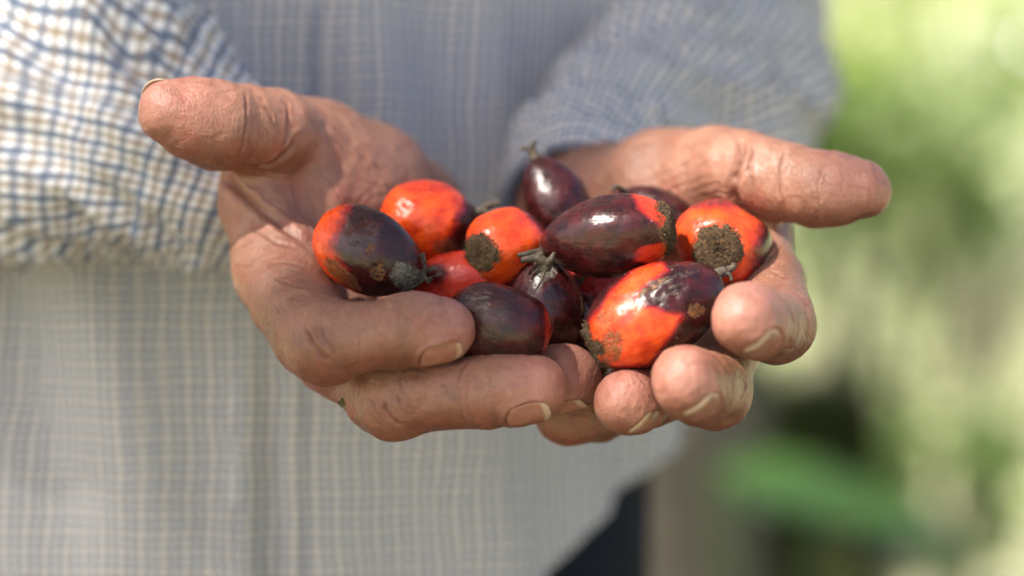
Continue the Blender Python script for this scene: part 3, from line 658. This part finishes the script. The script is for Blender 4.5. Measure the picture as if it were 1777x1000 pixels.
person = mesh_np('person', co, fa, M['skin'], None, base, {'pink': np.concatenate([hl[2], hr[2], z]), 'dors': np.concatenate([hl[3], hr[3], z]), 'crease': np.concatenate([hl[4], hr[4], z])})
tag(person, 'person in a blue and brown checked shirt holding out both cupped hands full of fruit', 'person')

# nails
for q in NAILS:
    ns, nt_ = 19, 17; fld = L_f if q['side'] == 'L' else R_f
    ss, tt = np.meshgrid(np.linspace(-1, 1, ns), np.linspace(-1, 1, nt_), indexing='ij'); ss, tt = ss.ravel(), tt.ravel()
    s2 = ss * np.sqrt(1 - 0.42 * tt * tt); t2 = tt * np.sqrt(1 - 0.30 * ss * ss)     # rounded nail outline
    x = t2 * q['W'] / 2; y = s2 * q['L'] / 2
    p0 = q['o'] + y[:, None] * q['a'] + x[:, None] * q['b']; hh = np.full(len(x), 9.0)
    for _ in range(40): hh = np.maximum(hh - 0.75 * fld((p0 + hh[:, None] * q['n']).astype(np.float32)), -9)
    cyl = -(q['R'] - np.sqrt(np.maximum(q['R'] ** 2 - x * x, 0))) - 0.012 * y * y - 0.02 * np.maximum(y, 0) ** 2
    hh = np.maximum(hh - 0.12, cyl - 0.35) + 0.28 * (1 - t2 ** 2) * (1 - 0.6 * s2 ** 2)
    top = list(p0 + hh[:, None] * q['n']); low = [p - q['n'] * 0.6 for p in top]; edge = list(sstep(0.68, 0.80, s2 + 0.2 * t2 * t2))
    I = np.arange(ns * nt_).reshape(ns, nt_); F = np.stack([I[:-1, :-1], I[1:, :-1], I[1:, 1:], I[:-1, 1:]], -1).reshape(-1, 4).tolist(); k = ns * nt_
    F += [[a + k for a in r[::-1]] for r in F]
    rim = list(I[0, :]) + list(I[1:, -1]) + list(I[-1, -2::-1]) + list(I[-2:0:-1, 0])
    for a, b in zip(rim, rim[1:] + rim[:1]): F.append([int(a), int(b), int(b) + k, int(a) + k])
    o = mesh_np('fingernail', W(np.array(top + low)), F, M['nail'], person, W(q['o'])[0], {'edge': np.array(edge * 2)})
    bm = bmesh.new(); bm.from_mesh(o.data); bmesh.ops.recalc_face_normals(bm, faces=bm.faces); bm.to_mesh(o.data); bm.free()

# ------------------------------------------------------------------ shirt
def torso_surface(th, v, push=0.0):
    """th: angle from the middle of the front, v: height in mm in the lens frame"""
    sh = sstep(190, 330, v); hem = sstep(-60, -200, v)
    rx = 158 + 22 * sstep(-40, 160, v) + 6 * hem - 70 * sh; ry = 118 + 8 * np.exp(-((v + 70) / 90) ** 2) - 40 * sh
    x = TC[0] + (rx + push) * np.sin(th); zz = TC[2] - (ry + push) * np.cos(th)
    q = np.stack([np.sin(th) * 3.0, v / 160, np.cos(th) * 2], 1)
    fold = 9.0 * (fbm(q, 41, 2) - 0.5) + 22 * (fbm(np.stack([th * 4.5 + v / 160, v / 170, 0 * th], 1), 47, 2) - 0.5) + 4.5 * np.sin(th * 17 + 2.2 * np.sin(v / 75.0) + v / 60) * (0.35 + 0.65 * vnoise(q * 1.7, 44)) * 0.7
    fold += -7 * np.exp(-((th - 0.13) / 0.03) ** 2) * sstep(20, -70, v) + 4 * np.exp(-((th - 0.07) / 0.03) ** 2) * sstep(20, -70, v)
    return np.stack([x + fold * np.sin(th), v + 0 * th, zz - fold * np.cos(th)], 1)
nu, nv = 180, 150
th = np.linspace(-math.pi, math.pi, nu); tv = np.linspace(0, 1, nv)
TH, TV = np.meshgrid(th, tv, indexing='ij')
# the hem rises towards the side seam
edge = np.interp(np.abs(TH), [0, 0.3, 0.5, 0.7, 0.81, 1.06, 1.35, 1.8, 3.2], [-166, -156, -134, -108, -96, -74, -55, -66, -150]); edge = np.where(TH < 0, edge - 70 * np.exp(-((TH + 1.3) / 0.6) ** 2), edge)
V = 345 + (edge - 345) * TV
P = torso_surface(TH.ravel(), V.ravel())
uv = np.stack([TH.ravel() * 142 + 4 * fbm(P / 60, 5), V.ravel() + 5 * fbm(P / 70, 6)], 1)
f = grid_faces(nu, nv)
sw = W(P)
shirt = mesh_np('shirt', sw, orient(sw, f), M['cloth'], person, W(TC)[0], uv=uv)
# the button band down the middle of the front
nb, mb = 9, 120; TB, VB = np.meshgrid(np.linspace(0.045, 0.205, nb), np.linspace(300, -150, mb), indexing='ij')
pb = torso_surface(TB.ravel(), VB.ravel(), 0.0); rim = np.isin(np.arange(nb), [0, nb - 1]).repeat(mb); outw = np.stack([np.sin(TB.ravel()), 0 * VB.ravel(), -np.cos(TB.ravel())], 1); pb = pb + outw * np.where(rim, -1.0, 2.2)[:, None]
wb = W(pb); fb = grid_faces(nb, mb)
mesh_np('placket', wb, fb, M['cloth'], shirt, W(TC)[0], uv=np.stack([TB.ravel() * 142 + 3.1, VB.ravel() + 2.0], 1))
def sleeve(name, arm, rad, lumps, seed, nu=150, nv=96):
    A = crom(arm, 24); rr = crom(np.stack([rad, rad], 1), 24)[:, 0]
    s = np.concatenate([[0], np.cumsum(np.linalg.norm(np.diff(A, axis=0), axis=1))]); q = np.linspace(0, s[-1], nu * 2) ; q = s[-1] * (np.linspace(0, 1, nu) ** 1.35)
    A = np.stack([np.interp(q, s, A[:, i]) for i in range(3)], 1); rr = np.interp(q, s, rr)
    T = np.gradient(A, axis=0); T /= np.linalg.norm(T, axis=1, keepdims=True)
    S = nrm(np.cross(T[0], (0, 1.0, 0.2))); P, UV = [], []
    for i in range(nu):
        S = nrm(S - T[i] * (S @ T[i])); U = np.cross(T[i], S)
        a = np.linspace(0, 2 * math.pi, nv, endpoint=False); dirs = np.cos(a)[:, None] * S + np.sin(a)[:, None] * U
        p0 = A[i] + dirs * rr[i]
        w_ = np.stack([np.cos(a) * 1.3, np.sin(a) * 1.3, np.full(nv, q[i] / 26)], 1); w2 = np.stack([np.cos(a + q[i] / 45) * 2, np.sin(a + q[i] / 45) * 2, np.full(nv, q[i] / 40)], 1)
        soft = sstep(0, 18, q[i])
        dd = soft * ((fbm(w_, seed, 2) - 0.5) * 18 + (np.abs(fbm(w2, seed + 3, 2) - 0.5) * -36 + 4) + 5 * (np.abs(vnoise(w2 * 2.1, seed + 9) - 0.5) * -2 + 0.5)) * min(1, rr[i] / 40)
        p = p0 + dirs * dd[:, None]
        for (c, R, h) in lumps:
            p = p + dirs * (h * np.exp(-(np.linalg.norm(p0 - c, axis=1) / R) ** 2))[:, None]
        P.append(p); UV.append(np.stack([a * 37.0, np.full(nv, q[i])], 1))
    P = np.concatenate(P); UV = np.concatenate(UV)
    # thickness at the cuff: turn the edge inwards
    inner = P[:nv] + (A[0] - P[:nv]) * 0.05; inner2 = inner + T[0] * 25
    P = np.concatenate([P, inner, inner2]); UV = np.concatenate([UV, UV[:nv], UV[:nv]]); n0 = nu * nv
    f = grid_faces(nu, nv, True)
    k = np.arange(nv); k1 = (k + 1) % nv
    f2 = np.stack([n0 + k, k, k1, n0 + k1], 1); f3 = np.stack([n0 + nv + k, n0 + k, n0 + k1, n0 + nv + k1], 1)
    f = np.concatenate([f, f2, f3]); wv = W(P)
    o = mesh_np(name, wv, orient(wv, f), M['cloth'], shirt, W(A[nu // 3])[0], uv=UV)
    m = int(np.searchsorted(q, 34.0)); pc = P[:m * nv].reshape(m, nv, 3); out = pc - A[:m, None, :]; out /= np.linalg.norm(out, axis=2, keepdims=True)
    base_r = np.linalg.norm(pc - A[:m, None, :], axis=2, keepdims=True); pc = pc + out * 1.7; lip = (P[:m * nv].reshape(m, nv, 3) - out * 0.5)
    rings = np.concatenate([lip[:1] - T[0] * 1.0, pc[:1] - T[0] * 1.2, pc, lip[-1:]]); uvc = np.concatenate([UV[:nv], UV[:nv], UV[:m * nv], UV[(m - 1) * nv:m * nv]])[:, ::-1]
    wc = W(rings.reshape(-1, 3)); mesh_np('cuff', wc, orient(wc, grid_faces(m + 3, nv, True)), M['cloth'], shirt, W(A[0])[0], uv=uvc)
    return o
sleeve('sleeve', L_arm, L_rad, [(K(210, 55, 83), 20, 14), (K(310, 125, 73), 14, 8), (K(60, 20, 93), 34, 16), (K(262, 95, 90), 8, -12), (K(120, 170, 75), 12, -6), (K(40, 330, 85), 10, -8), (K(190, 300, 75), 9, 6), (K(250, 210, 75), 10, -6)], 60)
sleeve('sleeve', R_arm, R_rad, [(K(1100, 170, 160), 20, 5)], 80)
# trousers
def trousers(p):
    d = None
    for s in (-1, 1):
        c = cone(p, TC + (s * 62, -250, 0), TC + (s * 95, -700, 10), 88, 72); c = np.minimum(c, cone(p, TC + (s * 95, -700, 10), TC + (s * 105, -1060 , 10), 72, 60)); d = c if d is None else smin(d, c, 30)
    for s in (-62, 0, 66): d = smin(d, cone(p, TC + (s, -60, 0), TC + (s, -250, 0), 86, 88), 40)
    return d
vt, ft = surface_nets(trousers, (-340, -1130, 120), (160, 20, 360), 7.0, 3)
vt += vnormals(vt, ft) * ((fbm(vt / 40, 71, 2) - 0.5) * 6)[:, None]
wt = W(vt); keep = wt[:, 2] < 0.008; wt[keep, 2] = 0.008
mesh_np('trousers', wt, orient(wt, ft), M['navy'], person, W(TC + (0, -150, 0))[0])

# ------------------------------------------------------------------ fruits
def poly_mask(x, y, poly, soft):
    poly = np.array(poly, float); inside = np.zeros(len(x), bool); j = len(poly) - 1
    for i in range(len(poly)):
        xi, yi = poly[i]; xj, yj = poly[j]
        c = ((yi > y) != (yj > y)) & (x < (xj - xi) * (y - yi) / (yj - yi + 1e-9) + xi); inside ^= c; j = i
    d, _ = seg_dist(x, y, np.vstack([poly, poly[:1]])); sd = np.where(inside, -d, d)
    return sstep(soft, -soft, sd)
def blob(x, y, cx, cy, rx, ry=None, ang=0):
    ry = ry or rx; c, s = math.cos(ang), math.sin(ang); dx, dy = x - cx, y - cy
    return sstep(1.25, 0.55, np.hypot((dx * c + dy * s) / rx, (-dx * s + dy * c) / ry))
def hook(path, r0, r1, n=8):
    path = crom(path, 5); return tube(path, np.linspace(r0, r1, len(path)), n, 3, 0.25)

def palm_fruit(label, c, axis, L, Wd, masks, seed, scar=None, stigma='hooks', tip_pow=0.25, wrinkle=None, facet=0.05, scar_r=0.5):
    """c: photo pixel and depth of the middle; axis: direction from base to tip in the lens frame (right, up, away)"""
    r = np.random.default_rng(seed); cen = K(*c); z = nrm(axis); ref = np.array([0, 1.0, 0]) if abs(z[1]) < 0.9 else np.array([1.0, 0, 0])
    x_ = nrm(np.cross(ref, z)); y_ = np.cross(z, x_)
    root = empty('palm_fruit', W(cen)[0]); tag(root, label, 'fruit', 'oil palm fruits heaped in the cupped hands')
    Rm = np.stack([x_, y_, z], 1)                        # local -> lens frame
    toW = lambda p: W(cen + p @ Rm.T)
    nz, na = 72, 96; t0 = 0.035
    t = t0 + (1 - t0) * (0.5 - 0.5 * np.cos(np.linspace(0, 1, nz) * math.pi)); a = np.linspace(0, 2 * math.pi, na, endpoint=False)
    T, A = np.meshgrid(t, a, indexing='ij'); T = T.ravel(); A = A.ravel(); x = 2 * T - 1
    rad = (1 - np.abs(x) ** 2.35) ** 0.52
    rad = np.maximum(rad, 0) * (1 - tip_pow * sstep(0.5, 1.0, T)); ph = r.random(4) * 6.28
    rad *= 1 + 1.35 * facet * (np.cos(3 * A + ph[0]) * 0.6 + np.cos(2 * A + ph[1]) * 0.6 + 0.4 * np.cos(5 * A + ph[2]))
    p = np.stack([np.cos(A) * rad * Wd / 2, np.sin(A) * rad * Wd / 2, (T - 0.5) * L], 1)
    p *= (1 + 0.09 * (fbm(p / (Wd * 0.45) + seed, 51, 2) - 0.5))[:, None]
    px, py = PX(cen + p @ Rm.T)
    at_ = dict(dark=np.zeros(len(p)), red=np.zeros(len(p)), brown=np.zeros(len(p)), grey=np.zeros(len(p)))
    for k, fn in masks.items(): at_[k] = np.broadcast_to(np.asarray(fn(T, px, py), float), (len(p),)).copy()
    at_['grey'] = np.maximum(at_['grey'], 0.75 * sstep(0.955, 1.0, T))
    at_['brown'] = np.maximum(at_['brown'], 0.62 * sstep(scar_r * 1.22, scar_r * 1.0, rad) * (T < 0.4) if scar else 0)
    dirn = p / np.maximum(np.linalg.norm(p, axis=1, keepdims=True), 1e-6)
    p = p + dirn * ((fbm(p / 3.2 + seed, 53, 2) - 0.5) * 0.35)[:, None]
    p = p - dirn * (0.28 * np.clip(at_['brown'], 0, 1) * (0.3 + fbm(p / 1.2, 55, 2)) * 0.7)[:, None]
    if wrinkle is not None:
        m = wrinkle(px, py); wv = fbm(np.stack([px / 26 + py / 40, py / 9 - px / 26, 0 * px], 1), 57, 3); p = p + dirn * (m * (np.abs(wv - 0.5) * -4.2 + 0.7))[:, None]
    f = grid_faces(nz, na, True); wp = toW(p); f = orient(wp, f).tolist()
    k = len(p); wp = np.concatenate([wp, toW(np.array([[0, 0, (t0 - 0.5) * L], [0, 0, 0.5 * L]]))])
    f += [[k, i, (i + 1) % na] for i in range(na)] + [[k + 1, (nz - 1) * na + i, (nz - 1) * na + (i + 1) % na] for i in range(na)]
    for q in at_: at_[q] = np.concatenate([at_[q], [0, 0]])
    rot = Matrix(np.stack([WD(x_), WD(y_), WD(z)], 1).tolist()).to_4x4()
    def child(name, wpts, faces, m, attrs=None):
        o = mesh_np(name, wpts, faces, m, root, W(cen)[0], attrs)
        # local frame of the mesh follows the fruit so the streaks run from base to tip
        me = o.data; me.transform(rot.inverted()); o.matrix_basis = rot.copy(); o.location = (0, 0, 0); return o
    child('fruit_skin', wp, f, M['fruit'], at_)
    zb = (t0 - 0.5) * L
    if scar:
        R = scar_r * Wd / 2; ra, aa = 14, 56; pts, fs = [], []
        for i in range(ra):
            q = i / (ra - 1)
            for j in range(aa):
                an = 2 * math.pi * j / aa; jag = 1 + 0.16 * (_hash(0, j // 2, seed, 1) - 0.5) * q + 0.08 * (_hash(i, j, seed, 1) - 0.5) + 0.05 * math.cos(3 * an + ph[0]) + 0.05 * math.cos(5 * an + ph[3])
                rho = min(scar_r * q * jag, 0.95); hgt = max(zb, -L / 2 * (1 - rho ** 1.923) ** 0.4255) - 0.55 * (1 - 0.6 * q ** 6) + 0.7 * (_hash(i, j, seed, 2) - 0.5) * (1 - q ** 4) + 0.25 * math.exp(-(q * 2.5) ** 2)
                pts.append((math.cos(an) * R * q * jag, math.sin(an) * R * q * jag, hgt))
        fs = grid_faces(ra, aa, True).tolist(); child('base_scar', toW(np.array(pts)), fs, M['scar'])
        tufts = []
        for i in range(420):
            an = r.random() * 6.283; q = math.sqrt(r.random()) * 1.10; jag = 1 + 0.05 * math.cos(3 * an + ph[0]) + 0.05 * math.cos(5 * an + ph[3])
            rho = min(scar_r * q * jag, 0.95); b = np.array([math.cos(an) * R * q * jag, math.sin(an) * R * q * jag, max(zb, -L / 2 * (1 - rho ** 1.923) ** 0.4255) - 0.15])
            d = nrm(np.array([math.cos(an) * q, math.sin(an) * q, -0.9]) * 0.6 + r.normal(size=3) * 0.75); ln = 0.6 + 1.0 * r.random(); s = nrm(np.cross(d, (0.3, 0.5, 0.8))); u = np.cross(d, s); w0 = 0.10 + 0.13 * r.random()
            tufts.append((np.array([b + s * w0, b - s * w0 * 0.5 + u * w0 * 0.87, b - s * w0 * 0.5 - u * w0 * 0.87, b + d * ln]), [[0, 1, 3], [1, 2, 3], [2, 0, 3], [0, 2, 1]]))
        cc, ff = merge(tufts); o = child('scar_fibre', toW(cc), ff, M['fibre'])
        o['kind'] = 'stuff'
    ze = 0.5 * L
    if stigma == 'hooks':
        parts = [hook([(0, 0, ze - 2.0), (0.3, 0.1, ze + 0.8), (0.2, 0.2, ze + 2.2)], 2.1, 1.0)]
        for i in range(3):
            an = 2.1 * i + ph[1]; c_, s_ = math.cos(an), math.sin(an)
            parts.append(hook([(0, 0, ze + 0.6), (c_ * 0.9, s_ * 0.9, ze + 2.6), (c_ * 2.3, s_ * 2.3, ze + 3.7), (c_ * 3.3, s_ * 3.3, ze + 3.3)], 0.85, 0.3))
        cc, ff = merge(parts); child('stigma', toW(cc), ff, M['stigma'])
    elif stigma == 'papery':
        parts = []
        for i in range(15):
            an = i * 0.42 + ph[1]; c_, s_ = math.cos(an), math.sin(an); q = 0.6 + 0.4 * r.random(); k0 = Wd * 0.20 * q
            parts.append(hook([(c_ * k0 * 1.3, s_ * k0 * 1.3, ze - 3.2), (c_ * k0 * 0.7, s_ * k0 * 0.7, ze - 1.0), (c_ * 0.4, s_ * 0.4, ze + 0.6), (r.normal() * 0.6, r.normal() * 0.6, ze + 1.6 + r.random())], 0.5, 0.16, 5))
        cc, ff = merge(parts); child('stigma', toW(cc), ff, M['stigma'])
    elif isinstance(stigma, list):                       # dried stalks traced as curves in the lens frame
        parts = [hook([K(*q) for q in pts], a0, a1) for pts, a0, a1 in stigma]; cc, ff = merge(parts); child('stigma', W(cc), ff, M['stigma'])
    return root

S = sstep
palm_fruit('purple fruit with one orange shoulder and a papery tip, leftmost in the hands', (642, 437, 2), (0.86, -0.42, -0.22), 33, 23.5,
    dict(dark=lambda t, x, y: S(-24, 26, x - np.where(y < 430, 574 + (430 - y) * 0.42, 574 + (y - 430) * 0.6)),
         brown=lambda t, x, y: np.maximum.reduce([poly_mask(x, y, [(558, 448), (585, 450), (610, 475), (632, 505), (600, 500), (570, 475)], 6), blob(x, y, 657, 472, 16, 18), blob(x, y, 641, 432, 10, 14) * 0.8]),
         grey=lambda t, x, y: 0.8 * blob(x, y, 706, 482, 40, 30, 0.5)), 1, None, 'papery', 0.22, facet=0.045)
palm_fruit('shiny orange fruit with a dark right end lying behind the leftmost fruit', (746, 388, 27), (0.94, -0.12, 0.30), 29.5, 22.5,
    dict(dark=lambda t, x, y: np.maximum(S(778, 812, x + 0.35 * (y - 380)), blob(x, y, 740, 322, 60, 16) * 0.3), brown=lambda t, x, y: blob(x, y, 772, 428, 26, 20) * 0.8), 2, None,
    [([(826, 372, 32), (842, 362, 32), (852, 355, 31), (868, 352, 30)], 1.5, 0.6), ([(838, 366, 32), (848, 372, 30), (856, 378, 30)], 0.9, 0.4)], 0.2, facet=0.03,
    wrinkle=lambda x, y: blob(x, y, 735, 380, 70, 45) * 0.35)
palm_fruit('small red fruit with a dark grey patch wedged above the index finger', (782, 497, 14), (-0.75, -0.2, 0.3), 28, 17.5,
    dict(dark=lambda t, x, y: 0.75 * blob(x, y, 757, 476, 24, 22), red=lambda t, x, y: 0.75 + 0 * t, grey=lambda t, x, y: 0.45 * blob(x, y, 755, 472, 20, 14)), 3, None, 'none')
palm_fruit('orange fruit showing a round fibrous brown base, left of the big centre fruit', (882, 428, 14), (0.56, 0.16, 0.80), 29, 21.0,
    dict(dark=lambda t, x, y: np.maximum(0.9 * S(0, 22, (x - 905) * 0.75 + (398 - y) * 0.65 - 12), 0.8 * S(0, 26, (x - 900) * 0.5 + (y - 470))), grey=lambda t, x, y: 0.35 * blob(x, y, 930, 385, 25, 14, 0.6)), 4, True, 'none', 0.2, facet=0.06, scar_r=0.50)
palm_fruit('dull dark purple fruit touching the left index fingertip, nearest the picture bottom', (865, 566, -9), (-0.93, 0.30, 0.15), 29.5, 23.0,
    dict(dark=lambda t, x, y: 1.2 - 0.8 * S(935, 950, x), grey=lambda t, x, y: 0.42 * blob(x, y, 828, 516, 36, 16, -0.3)), 5, None, 'none', 0.05, facet=0.03)
palm_fruit('dark purple fruit standing tip upwards below the big centre fruit', (944, 537, 11), (-0.02, 0.90, -0.34), 28.5, 22.5,
    dict(dark=lambda t, x, y: 1.25 + 0 * t, grey=lambda t, x, y: 0.75 * blob(x, y, 948, 466, 26, 22)), 6, None,
    [([(946, 468, -4), (944, 455, -5), (930, 448, -6), (905, 452, -7)], 1.9, 0.8), ([(946, 460, -5), (956, 450, -6), (962, 438, -6)], 1.2, 0.45), ([(945, 470, -5), (938, 490, -6.5), (925, 510, -6.5)], 0.5, 0.15), ([(948, 470, -5), (955, 485, -6.5)], 0.5, 0.15)], 0.12, facet=0.05)
palm_fruit('big glossy purple fruit with an orange right end, uppermost in the middle of the heap', (1056, 409, 0), (-0.955, -0.14, 0.20), 37.0, 22.8,
    dict(dark=lambda t, x, y: 1.15 - S(0, 30, x - np.interp(y, [335, 370, 395, 415, 430, 452, 470], [1078, 1098, 1128, 1150, 1092, 1085, 1150])) * S(478, 458, y), red=lambda t, x, y: 0.45 * S(1160, 1110, x)), 7, True,
    [([(955, 436, 6), (940, 437, 5), (920, 440, 2), (899, 443, 0)], 1.6, 0.55), ([(945, 441, 4), (928, 446, 1), (905, 455, -1)], 1.2, 0.4)], 0.22, facet=0.03, scar_r=0.60)
palm_fruit('dark purple fruit standing upright with a hooked tip at the back, before the shirt', (968, 354, 36), (-0.42, 0.86, 0.1), 30, 18.8,
    dict(dark=lambda t, x, y: 1.2 - 0.6 * S(375, 400, y) * S(960, 990, x)), 8, None, 'hooks', 0.2, facet=0.03)
palm_fruit('dark fruit half hidden behind the big centre fruit, its stalk curling up', (1128, 378, 40), (-0.90, 0.30, 0.1), 27, 17.5,
    dict(dark=lambda t, x, y: 1.0 + 0 * t, grey=lambda t, x, y: 0.3 + 0 * t), 9, None, [([(1092, 340, 34), (1080, 330, 32), (1068, 324, 30), (1062, 332, 29)], 1.0, 0.6)], 0.2)
palm_fruit('orange fruit with its round brown base facing out, rightmost beside the thumb', (1252, 425, 14), (0.16, 0.10, 0.97), 31, 25.6,
    dict(dark=lambda t, x, y: np.maximum.reduce([0.9 * S(1292, 1335, x + 0.25 * (y - 420)), 0.9 * S(476, 512, y + 0.2 * (x - 1250)), 0.6 * S(372, 350, y)]), red=lambda t, x, y: 0.25 * S(1215, 1180, x)), 10, True, 'none', 0.1, facet=0.055, scar_r=0.52)
palm_fruit('large orange and purple fruit with wrinkled skin lying in front, against the right fingertips', (1136, 547, -12), (0.86, 0.44, 0.10), 40.0, 25.0,
    dict(dark=lambda t, x, y: 1.1 - 1.1 * poly_mask(x, y, [(1020, 560), (1060, 505), (1105, 462), (1150, 452), (1160, 468), (1120, 500), (1100, 520), (1150, 540), (1188, 546), (1165, 585), (1128, 634), (1062, 640), (1010, 610)], 13),
         brown=lambda t, x, y: np.maximum.reduce([blob(x, y, 1208, 538, 19, 15), 0.85 * blob(x, y, 1130, 500, 42, 5, -0.55), 0.9 * blob(x, y, 1062, 600, 24, 36), 0.7 * blob(x, y, 1048, 553, 20, 12)]),
         grey=lambda t, x, y: np.maximum(0.38 * blob(x, y, 1160, 500, 55, 36, -0.3), 0.3 * blob(x, y, 1180, 465, 60, 14))), 11, True,  # grey over the wrinkles is sheen put into the colour
    [([(1236, 482, -6), (1250, 474, -6), (1262, 470, -5), (1272, 464, -5), (1274, 456, -5)], 1.9, 0.6), ([(1256, 474, -6), (1266, 478, -6), (1270, 488, -6)], 0.9, 0.35)], 0.12, facet=0.04,
    wrinkle=lambda x, y: blob(x, y, 1162, 498, 52, 36, -0.3), scar_r=0.50)
palm_fruit('deep red fruit buried under the big centre fruit', (1022, 500, 24), (0.8, 0.3, 0.4), 29, 20,
    dict(dark=lambda t, x, y: 0.35 + 0.4 * S(500, 520, y), red=lambda t, x, y: 0.6 + 0 * t), 12, None, 'none')
palm_fruit('dark fruit deep between the front fruits, only its dried tip catching light', (1016, 578, 20), (-0.1, 0.8, -0.35), 27, 20,
    dict(dark=lambda t, x, y: 1.2 + 0 * t), 13, None, 'hooks')
# a scrap of dry moss caught on a hair under the image-left hand
cc, ff = merge([hook([K(598, 690, -2), K(594, 696, -3), K(597, 704, -3)], 0.7, 0.35, 6), hook([K(594, 694, -3), K(589, 699, -3), K(587, 698, -4)], 0.5, 0.15, 5), hook([K(596, 700, -3), K(601, 706, -3), K(599, 710, -3)], 0.5, 0.2, 5), hook([K(593, 697, -3), K(591, 704, -3), K(595, 707, -4)], 0.4, 0.15, 5), hook([K(595, 696, -3), K(604, 690, -1), K(612, 685, 2)], 0.16, 0.10, 4)])
tag(mesh_np('moss_scrap', W(cc), ff, M['scrap'], None, W(K(597, 690, -2))[0]), 'tiny dark green scrap of moss dangling beneath the left hand', 'moss')
